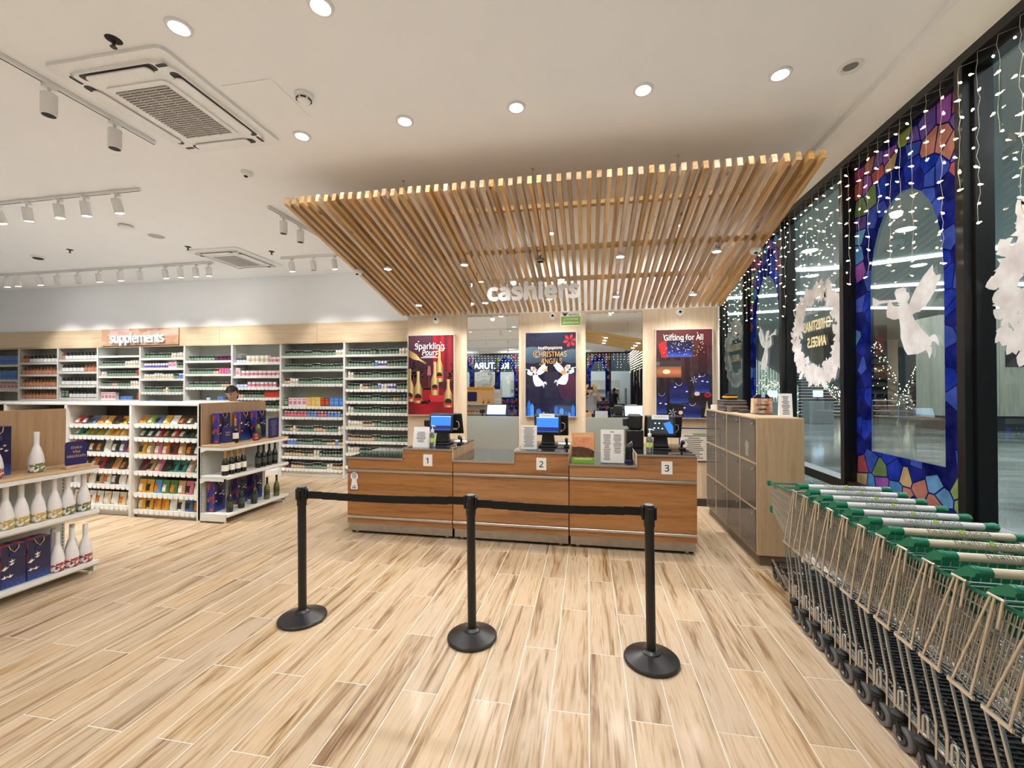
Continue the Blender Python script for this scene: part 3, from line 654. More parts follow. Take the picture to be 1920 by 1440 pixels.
SCREEN_B = pm('screen_blue', c(40,90,220), .2, emit=c(50,120,255), es=1.1, noise=0)
SCREEN_W = pm('screen_white', c(170,210,240), .2, emit=c(190,225,255), es=1.2, noise=0)
SCREEN_D = pm('screen_dark', c(40,48,52), .15, emit=c(50,64,70), es=.35, noise=0)
SCRBAR = pm('screen_bar', c(30,40,90), .2, emit=c(40,60,140), es=.4, noise=0)
CARD = pm('paper_white', c(240,240,238), .6)
INK = pm('ink', c(70,70,72), .7)
def pos(x, y, z, label, tilt=.28, card=False, dark=False, rz=0.0):
    """two-sided till: customer display facing us, cashier screen behind, stand"""
    t = thing('till_terminal', label, 'till', (x,y,z), rz, 'black touch-screen tills on the counters')
    M().box(-.1,.1,-.09,.12,0,.018,0,.006).box(-.075,.075,-.05,.07,.018,.05,0,.01).obj('base', MBLACK, t)
    M().prism([(-.075,.03),(.075,.03),(.055,.2),(-.055,.2)], lambda a,q: (a,-.03+.0*q,q), lambda a,q: (a,.045,q)).obj('stand', MBLACK, t)
    d = link('customer_display', None, t, (0,-.06,.245), (-tilt*.6,0,0))
    M().box(-.142,.142,-.012,.012,-.1,.1,0,.006).obj('casing', MBLACK, d)
    M().box(-.122,.118,-.0135,-.0118,-.078,.082).obj('screen', SCREEN_D if dark else SCREEN_B, d)
    if not dark: M().box(-.122,.118,-.0142,-.0134,-.074,-.03).obj('status_bar', SCRBAR, d); M().box(-.122,.118,-.0142,-.0134,.072,.076).obj('title_bar', SCREEN_W, d)
    else:
        for (a,q) in ((-.06,.03),(-.02,.03),(-.07,-.02),(-.03,-.02),(.01,-.025)): M().prism(rrect(a-.008,a+.008,q-.006,q+.006,.003), lambda u,v: (u,-.0134,v), lambda u,v: (u,-.0145,v)).obj('icon', SCREEN_W, d)
        M().prism([(.02,.03),(.085,.05),(.115,.0),(.116,-.075),(.075,-.075)], lambda u,v: (u,-.0134,v), lambda u,v: (u,-.0145,v)).obj('window_patch', SCREEN_B, d)
    if card: M().box(-.095,.075,-.016,-.0125,.07,.118,0).obj('notice_card', CARD, d); text('NEXT COUNTER PLEASE', .0125, INK, 'lettering', d, (-.01,-.0165,.096), (PI/2,0,0), .0002)
    e = link('cashier_screen', None, t, (.03,.06,.235), (.36,0,0))
    M().box(-.19,.19,-.014,.014,-.13,.125,0,.008).obj('casing', MBLACK, e)
    M().box(-.172,.172,.0142,.0155,-.1,.108).obj('screen', SCREEN_W, e)
    M().box(-.172,.172,.0156,.0165,-.1,-.07).obj('status_bar', SCRBAR, e)
    M().tube([(.12,-.018,.035),(.15,-.03,.03),(.155,-.03,-.02),(.13,-.025,-.06)],.004,6).obj('cable', PLAST, e)
    M().box(.06,.12,-.024,-.014,-.078,-.055,0,.004).obj('sticker', PLAST, e)
    return t
pos(-1.665,4.72,.955,'till with bright blue screen on counter 1')
pos(-0.44,4.72,.955,'till with blue screen and white notice card on counter 2', card=True)
pos(0.755,4.72,.955,'till with dark screen and notice card on counter 3', card=True, dark=True, rz=-.05)
t = thing('card_reader', 'black card reader on an arm beside the till on counter 1', 'card reader', (-1.885,4.82,.955))
M().cyl((0,0,0),(0,0,.02),.05,n=16).cyl((0,0,.02),(0,0,.2),.012,n=10).obj('stand', MBLACK, t); M().box(-.045,.045,-.03,.03,.19,.27,0,.01).obj('body', MBLACK, t)
t = thing('receipt_printer', 'black receipt printer stacked by the till on counter 3', 'printer', (0.505,4.84,.955))
M().box(-.1,.08,-.1,.1,0,.19,0,.008).obj('cabinet', MBLACK, t); M().box(-.075,.07,-.08,.09,.19,.36,0,.02).obj('printer_body', MBLACK, t); M().box(-.13,-.075,-.05,.05,.23,.31,0,.006).obj('side_unit', MBLACK, t)
M().box(-.078,-.0752,-.02,.02,.26,.27).obj('badge', CHROME, t)
for k, (x, y, l) in enumerate(((-1.455,4.72,'black cradle phone handset by the till on counter 1'),(-0.235,4.70,'black cradle phone handset by the till on counter 2'),(0.97,4.70,'black curved phone handset by the till on counter 3'))):
    t = thing('handset', l, 'handset', (x,y,.955), 0, 'black handsets by the tills')
    M().box(-.03,.03,-.05,.05,0,.02,0,.006).obj('cradle', MBLACK, t)
    M().tube([(0,.04,.02),(0,.03,.055),(0,-.005,.08),(0,-.035,.085),(0,-.05,.07)],[.012,.013,.016,.02,.016],10).obj('grip', MBLACK, t)
    if k == 0: M().tube([(.02,0,.01),(.045,-.02,.03),(.05,.0,.06),(.035,.02,.08)],.003,5).obj('cord', PLAST, t)
for x, y, l in ((-1.5,4.86,'sheet of white paper beside the till on counter 1'),(-0.27,4.86,'sheet of white paper beside the till on counter 2')):
    tag(M().box(-.07,.07,-.05,.05,0,.02,0,.003).obj('paper_tray', CARD, None, (x,y,.955)), l, 'paper', 'papers on the counters')
def sanitizer(x, y, label):
    t = thing('hand_sanitizer', label, 'sanitizer', (x,y,.955), 0, 'pump bottles of hand sanitizer')
    cl = pm('clear_plastic', c(225,230,232), .08, trans=.85, noise=0)
    M().lathe([(.03,0),(.034,.004),(.034,.135),(.028,.155),(.015,.165),(.013,.175)], 20).obj('bottle', cl, t)
    M().lathe([(.017,.165),(.018,.19),(.012,.196),(.006,.2),(.006,.225),(.013,.228),(.013,.238),(.004,.243)], 14).tube([(0,0,.233),(.025,-.01,.236),(.04,-.016,.228)],.005,8).obj('pump', PLAST, t)
    M().lathe([(.0345,.06),(.0345,.105)], 20).obj('label', pm('lime_label', c(190,214,110), .5), t)
    M().tube([(0,0,.17),(.003,0,.08),(.014,-.004,.01)],.0025,6).obj('dip_tube', PLAST, t)
sanitizer(-1.672,4.4,'clear pump bottle of hand sanitizer beside the white tent card, counter 1'); sanitizer(0.6,4.4,'clear pump bottle of hand sanitizer before the till on counter 3')
def lines(m, x0, x1, z0, z1, n, rng, y, both=1, mi=0):
    for k in range(n):
        z = z1-(k+.5)*(z1-z0)/n; wd = (x1-x0)*rng.uniform(.55,1)*both; cx = (x0+x1)/2; m.box(cx-wd/2,cx+wd/2,y-.0004,y,z-(z1-z0)/n*.22,z+(z1-z0)/n*.22,mi)
    return m
rg = random.Random(3)
t = thing('tent_card', 'white tent card with printed lines at the left of counter 1', 'card', (-1.81,4.4,.955), .05)
M().prism([(0,0),(.09,0),(.055,.215),(.05,.215)], lambda a,z: (-.09,a,z), lambda a,z: (.085,a,z)).obj('folded_card', CARD, t)
o = lines(M(),-.065,.06,.045,.165,7,rg,0); o.move(Matrix.Translation((0,.024,0)) @ Matrix.Rotation(-.23,4,'X') @ Matrix.Translation((0,-.0235,.0))); o.obj('print_lines', INK, t)
def sign_stand(x, y, z, w, h, label, n, cols=1):
    t = thing('sign_holder', label, 'sign', (x,y,z), 0)
    M().box(-w/2,w/2,-.0,.08,0,.004).box(-w/2,w/2,.0,.004,0,h).obj('acrylic_holder', ACRYL, t)
    p = M().box(-w/2+.003,w/2-.003,-.0035,-.0005,.01,h-.003).obj('paper', CARD, t)
    m = M()
    if cols == 1: lines(m,-w*.36,w*.36,h*.12,h*.92,22,rg,-.0037)
    else:
        for s in (-1,1): lines(m,s*w*.22-w*.17,s*w*.22+w*.17,h*(.1 if s < 0 else .3),h*.86,20 if s < 0 else 16,rg,-.0037)
        lines(m,-w*.14,w*.14,h*.9,h*.95,1,rg,-.0037)
    m.obj('print_lines', INK, p); return t
sign_stand(-0.61,4.385,.955,.175,.262,'white notice in clear holder left of the till on counter 2',22)
sign_stand(0.235,4.37,.842,.232,.345,'larger two-column white notice standing on the low top of counter 3',20,2)
t = thing('brochure_holder', 'orange brochure holder with coffee bean picture and green band between tills 2 and 3', 'brochure', (-0.055,4.335,.842))
M().box(-.112,.116,0,.05,0,.07).box(-.112,-.108,0,.05,0,.2).box(.112,.116,0,.05,0,.2).box(-.112,.116,.046,.05,0,.3).obj('holder', pm('kraft', c(196,150,105), .6), t)
pb = M().prism(rrect(-.11,.11,.0,.31,.012), lambda a,z: (a,-.003,z), lambda a,z: (a,.003,z)).obj('brochure', pm('peach', c(232,172,110), .5), t)
M().box(-.1,.1,-.0036,-.003,.12,.26).obj('picture_top', pm('peach_photo', c(226,150,110), .5, noise=.4, nscale=30), pb)
mb, tb, bb = nt('bean_print'); vo = tb.nodes.new('ShaderNodeTexVoronoi'); vo.inputs['Scale'].default_value = 70; rp = tb.nodes.new('ShaderNodeValToRGB'); rp.color_ramp.elements[0].color = c(120,80,60)+(1,); rp.color_ramp.elements[1].color = c(20,12,10)+(1,); tcx = tb.nodes.new('ShaderNodeTexCoord'); tb.links.new(tcx.outputs['Object'], vo.inputs['Vector']); tb.links.new(vo.outputs['Distance'], rp.inputs[0]); tb.links.new(rp.outputs[0], bb.inputs['Base Color'])
M().flat([(-.11,.065),(.11,.065),(.11,.13),(.06,.155),(-.02,.17),(-.08,.165),(-.11,.17)], lambda a,z: (a,-.0042,z)).obj('bean_picture', mb, pb)
M().box(-.112,.116,-.0045,-.003,0,.063).obj('green_band', pm('lime', c(130,176,60), .5), pb)
text('healthyoptions', .03, WHITEL, 'lettering', pb, (0,-.004,.283), (PI/2,0,0), .0004, sx=.95); lines(M(),-.09,.09,.04,.054,1,rg,-.0047).obj('print_lines', WHITEL, pb)
t = thing('payment_device', 'small black cylindrical device with cable beside the two-column notice', 'device', (0.41,4.5,.842))
M().lathe([(.045,0),(.045,.02),(.038,.03),(.036,.1),(.04,.12),(.034,.16),(.018,.19)], 18).obj('body', MBLACK, t); M().lathe([(.0455,.008),(.0455,.013)], 18).obj('blue_ring', pm('blue_ring', c(70,90,190), .3), t); M().tube([(.0,.02,.18),(.03,.03,.21),(.035,.04,.17)],.004,6).obj('cable', PLAST, t)

# ------------------------------------------------------------------ things on the cashier wall
for x, l in ((-2.27,'white dome camera above the left poster'),(-0.504,'white dome camera above the middle poster'),(1.236,'white dome camera above the right poster')):
    dome_cam('wall_camera', l, (x,YC,2.63), (-PI/2,0,0), 'white wall dome cameras')
t = thing('notice_sign', 'white and green notice sign about CCTV beside the middle camera', 'sign', (-0.245,YC-.004,2.585))
M().prism(rrect(-.147,.147,-.092,.1,.012), lambda a,z: (a,.003,z), lambda a,z: (a,-.001,z)).obj('plate', PRICE, t)
M().box(-.138,.138,-.0022,-.001,-.083,.045).obj('green_field', pm('notice_green', c(140,184,70), .5), t)
text('NOTICE', .052, MBLACK, 'lettering', t, (.045,-.002,.07), (PI/2,0,0), .0004, .001)
text('CCTV SYSTEM\nIN OPERATION', .04, WHITEL, 'lettering', t, (0,-.003,-.018), (PI/2,0,0), .0004, .0008, line=1.15)
M().prism([(-.125,.098),(-.04,.098),(-.04,.088),(-.125,.088)], lambda a,z: (a,-.001,z), lambda a,z: (a,-.0022,z)).prism([(-.12,.084),(-.045,.084),(-.06,.064),(-.082,.05),(-.105,.064)], lambda a,z: (a,-.001,z), lambda a,z: (a,-.0022,z)).obj('camera_symbol', MBLACK, t)
t = thing('permit_frame', 'framed permit with blue edge on the wall behind till 3', 'frame', (1.42,YC-.002,.84))
M().box(-.2,.17,-.012,0,-.24,.22,0,.003).obj('frame', pm('navy_frame', c(44,40,86), .4), t); p = M().box(-.185,.155,-.0135,-.012,-.225,.205).obj('paper', pm('permit_paper', c(214,206,190), .6), t)
lines(M(),-.14,.12,-.2,.12,12,rg,-.0136).obj('print_lines', INK, p); M().box(-.02,.15,-.0142,-.0134,.1,.145).obj('green_title', pm('sage', c(140,150,120), .6), p)

POSTCACHE = {}
def printmat(name, stops, vert=True, noise=.25, nscale=5, coat=.8):
    m, t, b = nt(name); N = t.nodes.new; L = t.links.new
    tc = N('ShaderNodeTexCoord'); sp = N('ShaderNodeSeparateXYZ'); L(tc.outputs['Generated'], sp.inputs[0]); no = N('ShaderNodeTexNoise'); no.inputs['Scale'].default_value = nscale; L(tc.outputs['Generated'], no.inputs['Vector'])
    ma = N('ShaderNodeMath'); ma.operation = 'MULTIPLY_ADD'; L(no.outputs['Fac'], ma.inputs[0]); ma.inputs[1].default_value = noise; L(sp.outputs['Z' if vert else 'X'], ma.inputs[2])
    sb = N('ShaderNodeMath'); sb.operation = 'SUBTRACT'; L(ma.outputs[0], sb.inputs[0]); sb.inputs[1].default_value = noise/2
    r = N('ShaderNodeValToRGB'); e = r.color_ramp.elements; e[0].position = stops[0][0]; e[0].color = stops[0][1]+(1,); e[1].position = stops[-1][0]; e[1].color = stops[-1][1]+(1,)
    for p, q in stops[1:-1]: k = e.new(p); k.color = q+(1,)
    L(sb.outputs[0], r.inputs[0]); L(r.outputs[0], b.inputs['Base Color']); b.inputs['Roughness'].default_value = .25; b.inputs['Coat Weight'].default_value = coat; b.inputs['Coat Roughness'].default_value = .03
    return m
ALU = pm('alu_frame', c(206,202,194), .35, .5)
def poster(x0, label, bg):
    t = thing('poster', label, 'poster', (x0,YC-.001,1.195), 0, 'framed posters on the cashier wall'); w, h = .73, 1.205
    M().box(-.006,w+.006,-.075,0,-.006,h+.006).obj('box_body', PANELW, t)
    f = M()
    for a in ((-.006,w+.006,-.006,.006),(-.006,w+.006,h-.006,h+.006),(-.006,.006,.006,h-.006),(w-.006,w+.006,.006,h-.006)): f.box(a[0],a[1],-.082,-.074,a[2],a[3])
    f.obj('frame', ALU, t)
    M().box(.006,w-.006,-.0775,-.0752,.006,h-.006).obj('print', bg, t)
    return t
def art(t, name, polys, mat, y=-.0779):
    m = M()
    for p in polys:
        if len(p) > 2: m.flat(p, lambda a,z: (a,y,z))
    return m.obj(name, mat, t)
def bottle_poly(cx, z0, h, r):
    q = [(r*.92,0),(r,.03),(r,.38),(r*.92,.46),(r*.6,.56),(r*.34,.66),(r*.28,.9),(r*.34,.92),(r*.34,1.0)]
    return [(cx+a,z0+b*h) for a,b in q] + [(cx-a,z0+b*h) for a,b in reversed(q)]
def ell(cx, cz_, rx, rz, n=18): return [(cx+rx*math.cos(2*PI*k/n), cz_+rz*math.sin(2*PI*k/n)) for k in range(n)]
def clipbox(p, w=.724, h=1.199):
    for nx, ny, d in ((1,0,w),(-1,0,-.006),(0,1,h),(0,-1,-.006)): p = clip_half(p, nx, ny, d)
    return p
GOLDB = printmat('gold_bottle_print', [(0,c(92,68,38)),(.4,c(184,156,98)),(.55,c(214,190,128)),(1,c(84,60,30))], False, .1, 3, .6)
pr = poster(-2.694,'red poster of gold bottles reading Sparkling Pours', printmat('burgundy_print', [(0,c(120,20,30)),(.22,c(170,24,34)),(.34,c(70,22,34)),(.6,c(62,26,40)),(1,c(72,40,54))], True, .18, 4))
art(pr,'red_drape',[[(.40,.5),(.724,.5),(.724,1.199),(.40,1.199)]], printmat('drape_print',[(0,c(150,18,28)),(.3,c(120,16,30)),(.45,c(164,28,36)),(.6,c(92,18,30)),(.8,c(140,34,46)),(1,c(110,20,34))],False,.06,3,.6), -.0776)
art(pr,'foliage_print',[clipbox(ell(random.gauss(a,.07),random.gauss(b,.08),random.uniform(.006,.02),random.uniform(.006,.02),7)) for a,b in ((.13,.7),(.12,.62),(.66,.58)) for _ in range(45)], printmat('foliage_print',[(0,c(26,28,22)),(.5,c(46,44,34)),(1,c(22,26,24))],True,.9,30,.6), -.0777)
art(pr,'table_print',[[(.006,.006),(.724,.006),(.724,.2),(.55,.34),(.2,.42),(.006,.42)]], printmat('cloth_print',[(0,c(98,12,20)),(.4,c(154,24,32)),(.7,c(120,18,26)),(1,c(146,26,34))],False,.3,6,.6), -.0778)
for k, (cx,z0,h,r) in enumerate(((.50,.50,.5,.062),(.43,.3,.5,.065),(.165,.18,.48,.07),(.03,.2,.5,.075),(.64,.12,.42,.07))): art(pr,'bottle_print',[clipbox(bottle_poly(cx,z0,h,r))],GOLDB,-.0779-.0001*k)
_b = bottle_poly(0,0,.36,.045); _q = clipbox([(-.02+b*.87+a*.5, .955-b*.5+a*.87) for a, b in _b])
art(pr,'pouring_bottle_print',[_q],GOLDB,-.0786)
REDL = pm('red_label_print', c(190,36,40), .3); DARKP = pm('dark_print', c(40,26,24), .3)
for cx, cz_, r in ((.165,.27,.055),(.50,.6,.045),(.64,.2,.055),(.03,.29,.05),(.43,.42,.045)): art(pr,'label_print',[clipbox(ell(cx,cz_,r,r*.95))],DARKP,-.0788); art(pr,'label_band',[clipbox([(cx-r,cz_-r*.9),(cx+r,cz_-r*.9),(cx+r,cz_-r*.3),(cx-r,cz_-r*.3)])],REDL,-.0789)
art(pr,'dish_print',[ell(.3+random.uniform(-.08,.08),.19+random.uniform(-.02,.03),.025,.012,8) for _ in range(14)]+[ell(.3+random.uniform(-.06,.06),.4+random.uniform(-.02,.02),.016,.01,8) for _ in range(14)],DARKP,-.079); art(pr,'gift_box_print',[[(.36,.2),(.56,.2),(.58,.3),(.34,.3)]],pm('gift_red_print',c(176,44,48),.3),-.0791)
art(pr,'glass_print',[[(.31,.6),(.37,.6),(.36,.74),(.32,.74)],[(.338,.42),(.343,.42),(.343,.6),(.338,.6)]],pm('glass_print',c(150,90,84),.3),-.0787)
WP = pm('white_print', c(244,240,236), .4)
text('Sparkling', .155, WP, 'lettering', pr, (.345,-.0795,1.04), (PI/2,0,0), .0004, .001, sx=.86); text('Pours', .135, WP, 'lettering', pr, (.345,-.0795,.945), (PI/2,0,0), .0004, .001, shear=.25, sx=.86)
lines(M(),.2,.49,.855,.895,2,rg,-.0793).obj('print_lines', WP, pr)
art(pr,'sparkle_print',[ell(a,b,.009,.009,8) for a,b in ((.17,1.11),(.54,1.06),(.58,1.0),(.52,1.09),(.15,1.05))],WP,-.0795)

pr = poster(-0.895,'dark blue poster with white angels reading Christmas Angels', printmat('navy_print', [(0,c(12,18,50)),(.25,c(26,22,48)),(.5,c(28,24,42)),(.75,c(24,24,38)),(1,c(36,38,64))], True, .3, 4))
GOLDP = pm('gold_text_print', c(222,160,92), .35, .2); BLUEH = [pm('house_print_%d' % i, q, .3) for i, q in enumerate((c(40,100,190), c(70,140,220), c(24,60,130)))]
art(pr,'glow_print',[clipbox(ell(.1,.88,.22,.12)),clipbox(ell(.68,.86,.2,.1))],printmat('teal_glow',[(0,c(50,66,84)),(1,c(80,100,112))],True,.5,3,.6),-.0776)
art(pr,'purple_print',[clipbox(ell(.62,.42,.14,.2))],printmat('red_haze',[(0,c(52,26,54)),(1,c(78,30,52))],True,.8,4,.6),-.0777)
art(pr,'poinsettia_print',[[(.64+.1*math.cos(a+q*.5)*k, 1.08+.1*math.sin(a+q*.5)*k) for q,k in ((0,.15),(-.7,.7),(0,1.0),(.7,.7))] for a in [i*PI/3+.2 for i in range(6)]],pm('poinsettia',c(206,40,46),.3),-.0779)
text('healthyoptions', .075, WP, 'lettering', pr, (.36,-.079,.985), (PI/2,0,0), .0004, sx=.82)
text('CHRISTMAS', .125, GOLDP, 'lettering', pr, (.37,-.079,.895), (PI/2,0,0), .0004, sx=.82); text('ANGELS', .125, GOLDP, 'lettering', pr, (.38,-.079,.795), (PI/2,0,0), .0004, sx=.82)
m = M(); m.tube([(a,-.079,z) for a,z in arc(.17,.895,.05,.6,2*PI-.9,14)],.004,4); m.tube([(a,-.079,z) for a,z in [(.27,.83),(.26,.76),(.24,.735),(.21,.74),(.205,.76)]],.004,4); m.obj('swash', GOLDP, pr)
def mirror_angel(cx, cz_, s, flip): return [clipbox([(cx+(-a if flip else a)*s, cz_+(z-2.1)*s) for a,z in p]) for p in ANGEL]
WA = pm('angel_print', c(205,208,220), .35)
art(pr,'angel_print',[p for p in mirror_angel(.13,.575,.56,True) if len(p) > 2],WA,-.0782); art(pr,'angel_print',[p for p in mirror_angel(.6,.6,.56,False) if len(p) > 2],WA,-.0782)
SKINP = pm('skin_print', c(206,140,88), .4)
art(pr,'face_print',[ell(.125,.68,.026,.026),ell(.605,.705,.026,.026),ell(.55,.63,.04,.032)],SKINP,-.0785); art(pr,'trumpet_print',[[(.15,.665),(.27,.67),(.32,.70),(.32,.64),(.27,.66)]],GOLDP,-.0786)
hs = M()
for k,(a,w_,h_) in enumerate(((.03,.05,.24),(.075,.05,.19),(.01,.03,.15),(.16,.07,.12),(.24,.05,.07),(.3,.05,.06),(.42,.05,.16),(.49,.06,.13),(.56,.08,.1),(.66,.05,.18),(.61,.04,.07))):
    hs.flat([(a,.006),(a+w_,.006),(a+w_,h_*.75),(a+w_/2,h_),(a,h_*.75)], lambda u,v: (u,-.0783-.00005*k,v), k % 3)
    for q in range(3): hs.flat([(a+w_*.2,.02+q*h_*.2),(a+w_*.35,.02+q*h_*.2),(a+w_*.35,.035+q*h_*.2),(a+w_*.2,.035+q*h_*.2)], lambda u,v: (u,-.0795,v), 1)
hs.obj('town_print', BLUEH, pr)

pr = poster(0.909,'dark poster of gift bags and hamper reading Gifting for All', printmat('dark_gift_print', [(0,c(30,24,32)),(.3,c(34,28,34)),(.6,c(54,30,34)),(.8,c(64,22,28)),(1,c(80,22,28))], True, .25, 4))
art(pr,'red_box_print',[[(.03,1.0),(.14,1.06),(.15,.82),(.08,.82)]],pm('box_red_print',c(160,32,38),.3),-.0778)
art(pr,'photo_print',[[(.145,.83),(.47,.83),(.47,1.05),(.145,1.05)]],printmat('photo_blue',[(0,c(60,90,190)),(.3,c(20,30,90)),(.7,c(16,20,60)),(1,c(14,18,50))],True,1.0,16,.6),-.0779)
art(pr,'hamper_print',[[(.01,.55),(.33,.55),(.33,.7),(.01,.7)]],printmat('wicker_print',[(0,c(110,64,40)),(.5,c(176,112,74)),(1,c(130,80,50))],True,.9,60,.6),-.0779); art(pr,'hamper_lid_print',[[(.01,.7),(.34,.7),(.33,.78),(.01,.78)]],pm('lid_print',c(50,48,48),.3),-.078); art(pr,'hamper_badge_print',[ell(.14,.63,.05,.03)],pm('badge_cream',c(214,196,170),.4),-.0785)
bagm = printmat('bag_print',[(0,c(48,76,160)),(.25,c(26,28,70)),(.6,c(34,40,96)),(1,c(22,22,48))],True,1.0,22,.6)
for (a,b,w_,h_) in ((.18,.2,.24,.28),(.5,.34,.19,.26),(.01,.06,.13,.28),(.36,.01,.22,.2)): art(pr,'bag_print',[clipbox([(a,b),(a+w_,b),(a+w_,b+h_),(a,b+h_)])],bagm,-.0782); pr2 = M().tube([(q,-.0786,z) for q,z in arc(a+w_/2,b+h_,.04,PI,2*PI,8)],.003,4).obj('bag_handle_print', pm('cord_print',c(200,180,150),.4), pr)
sn = [[(a+r*math.cos(t+d)*k, b+r*math.sin(t+d)*k) for d,k in ((-.12,.2),(-.06,1),(.06,1),(.12,.2))] for a,b,r in ((.49,.52,.045),(.215,.075,.05),(.03,.74,.03)) for t in [i*PI/3+.3 for i in range(6)]]
art(pr,'snowflake_print',sn,WP,-.0788); art(pr,'dove_print',[ell(a,b,.015,.008,10) for a,b in ((.25,.42),(.4,.36),(.56,.56),(.37,.14),(.06,.2),(.13,.19),(.6,.5),(.66,.49))],WP,-.0787)
art(pr,'bauble_print',[ell(.53,.33,.035,.028),ell(.32,.075,.028,.026)],pm('bauble_print',c(206,170,168),.4),-.0789); art(pr,'red_bow_print',[[(.665+.055*math.cos(a+q*.5)*k,.315+.04*math.sin(a+q*.5)*k) for q,k in ((0,.15),(-.7,.7),(0,1.0),(.7,.7))] for a in [i*PI/3.5 for i in range(7)]],REDL,-.0789); art(pr,'tree_print',[[(.62,.03),(.69,.03),(.655,.24)]],pm('tree_print',c(170,160,130),.4),-.079)
art(pr,'sparkle_print',[ell(random.uniform(.1,.62),random.gauss(1.0,.09),.006,.005,6) for _ in range(60)],pm('warm_sparkle',c(250,226,180),.4),-.0791)
text('Gifting for All', .125, WP, 'lettering', pr, (.36,-.0795,1.095), (PI/2,0,0), .0004, .0008, sx=.82)
# ------------------------------------------------------------------ supplements wall
BAYX = [-12.67,-11.65,-10.63,-9.63,-8.61,-7.59,-6.54,-5.52,-4.25,-2.98]
BAYNAME = ['at the left edge of the picture','with peach-topped bottles, second from the left','of white bottles with dark caps, third from the left','under the start of the supplements sign','under the end of the supplements sign','fifth from the cashier wall','third from the cashier wall','second from the cashier wall','next to the cashier wall']
BAYNAME[5] = 'fourth from the cashier wall'
BAYSH = ['bay at the left picture edge','second bay from the left','third bay from the left','bay under the sign start','bay under the sign end','fourth bay from the cashiers','third bay from the cashiers','second bay from the cashiers','bay beside the cashiers']
BAYZ = [[2.087,1.776,1.576,1.33],[2.128,1.883,1.631,1.38],[2.177,1.931,1.663,1.406],[2.244,2.039,1.84,1.641,1.37],[2.184,1.989,1.783,1.527,1.3],[2.12,1.869,1.619,1.37],[2.073,1.824,1.618,1.426,1.227],[2.186,1.938,1.679,1.275,1.084,.818,.58,.371,.152],[2.193,1.982,1.784,1.584,1.376,1.172,.923,.673,.46,.23]]
STOPS = pm('upright_slot', c(70,70,68), .6)
def price_strip(m, x0, x1, y, z, rng, tags):
    m.box(x0, x1, y-.006, y, z-.040, z+.003)
    if tags:
        x = x0+.02
        while x < x1-.05:
            wv = rng.uniform(.05,.075); m.box(x, x+wv*.82, y-.009, y-.006, z-.052, z-.008, 1); x += wv+rng.uniform(.002,.02)
for b in range(9):
    x0, x1 = BAYX[b], BAYX[b+1]; rng = random.Random(b+5)
    t = thing('shelving_bay', 'white supplements shelving, ' + BAYSH[b], 'shelving', (x0,6.85,0), 0, 'white bays of the supplements wall'); w = x1-x0
    M().box(-.018,.018,0,.36,.0,2.415,0,.003).obj('upright', WHITE, t)
    if b == 8: M().box(w-.018,w+.018,0,.36,0,2.415,0,.003).obj('upright', WHITE, t)
    M().box(.018,w-.018,.345,.362,.1,2.415).obj('back_panel', SHELFBACK, t)
    M().box(.018,w-.018,.05,.34,.0,.09).obj('plinth', WHITE, t)
    for z in BAYZ[b]:
        s = M().box(.02,w-.02,.014,.345,z-.022,z,0,.002).obj('shelf', SHELFM, t)
        m = M(); price_strip(m,.02,w-.02,.014,z,rng,z < 1.75); m.obj('price_strip', [SHELFM,PRICE], s)
GREEN = pm('green_bottle', c(62,84,68), .25); PGREEN = pm('pale_green_label', c(132,160,134), .5); BCAP = pm('black_cap', c(24,24,26), .4); WCAP = pm('white_cap', c(240,240,240), .4)
AMBER = pm('amber_bottle', c(128,84,52), .25); CREAM = pm('cream_label', c(214,196,160), .5); WBOD = pm('white_bottle', c(238,236,232), .35); PINKL = pm('pink_label', c(222,130,150), .5)
REDB = pm('red_bottle', c(190,52,50), .35); BLUEB = pm('blue_bottle', c(70,120,200), .35); PURB = pm('plum_bottle', c(120,40,70), .35); LBLUE = pm('light_blue_pack', c(112,150,214), .45); YEL = pm('yellow_pack', c(240,190,30), .45); BRIB = pm('bright_blue_pack', c(46,120,200), .45); PEACH = pm('peach_pack', c(206,140,110), .45); VIOL = pm('violet_label', c(112,96,180), .5); DNAVY = pm('navy_jar', c(40,40,80), .35); MAGN = pm('magenta_pack', c(206,60,130), .4); ORNG = pm('orange_red_pack', c(214,80,50), .45)
def round_bottle(body, lab, cap, r=.0258, h=.097, top=None):
    m = M().lathe([(r*.92,0,0),(r,.004,0),(r,h*.12,0),(r*1.012,h*.125,1),(r*1.012,h*.56,1),(r,h*.565,0),(r*.96,h*.66,0),(r*.7,h*.74,0),(r*.84,h*.745,2),(r*.84,h*.95,2),(r*.8,h*.951,3),(r*.78,h,3)], 10)
    return m.mesh('supplement_bottle', [body, lab, cap, top or WCAP])
def tub(body, lab, cap, r=.046, h=.13):
    return M().lathe([(r*.95,0,0),(r,.005,0),(r,h*.15,0),(r*1.01,h*.155,1),(r*1.01,h*.6,1),(r,h*.605,0),(r*.98,h*.78,0),(r*1.02,h*.785,2),(r*1.02,h*.98,2),(r*.95,h,2)], 12).mesh('jar', [body, lab, cap])
def carton(col, lab, w=.085, h=.15, d=.07):
    return M().box(-w/2,w/2,-d/2,d/2,0,h,0,.002).box(-w*.38,w*.38,-d/2-.0008,-d/2,h*.2,h*.62,1).box(-w*.38,w*.38,-d/2-.0008,-d/2,h*.72,h*.88,1).mesh('carton', [col, lab])
def neck_bottle(body, lab, cap, r=.036, h=.15):
    return M().lathe([(r*.9,0,0),(r,.006,0),(r,h*.08,0),(r*1.01,h*.085,1),(r*1.01,h*.55,1),(r,h*.555,0),(r*.85,h*.68,0),(r*.4,h*.78,0),(r*.42,h*.79,2),(r*.42,h,2)], 12).mesh('tall_bottle', [body, lab, cap])
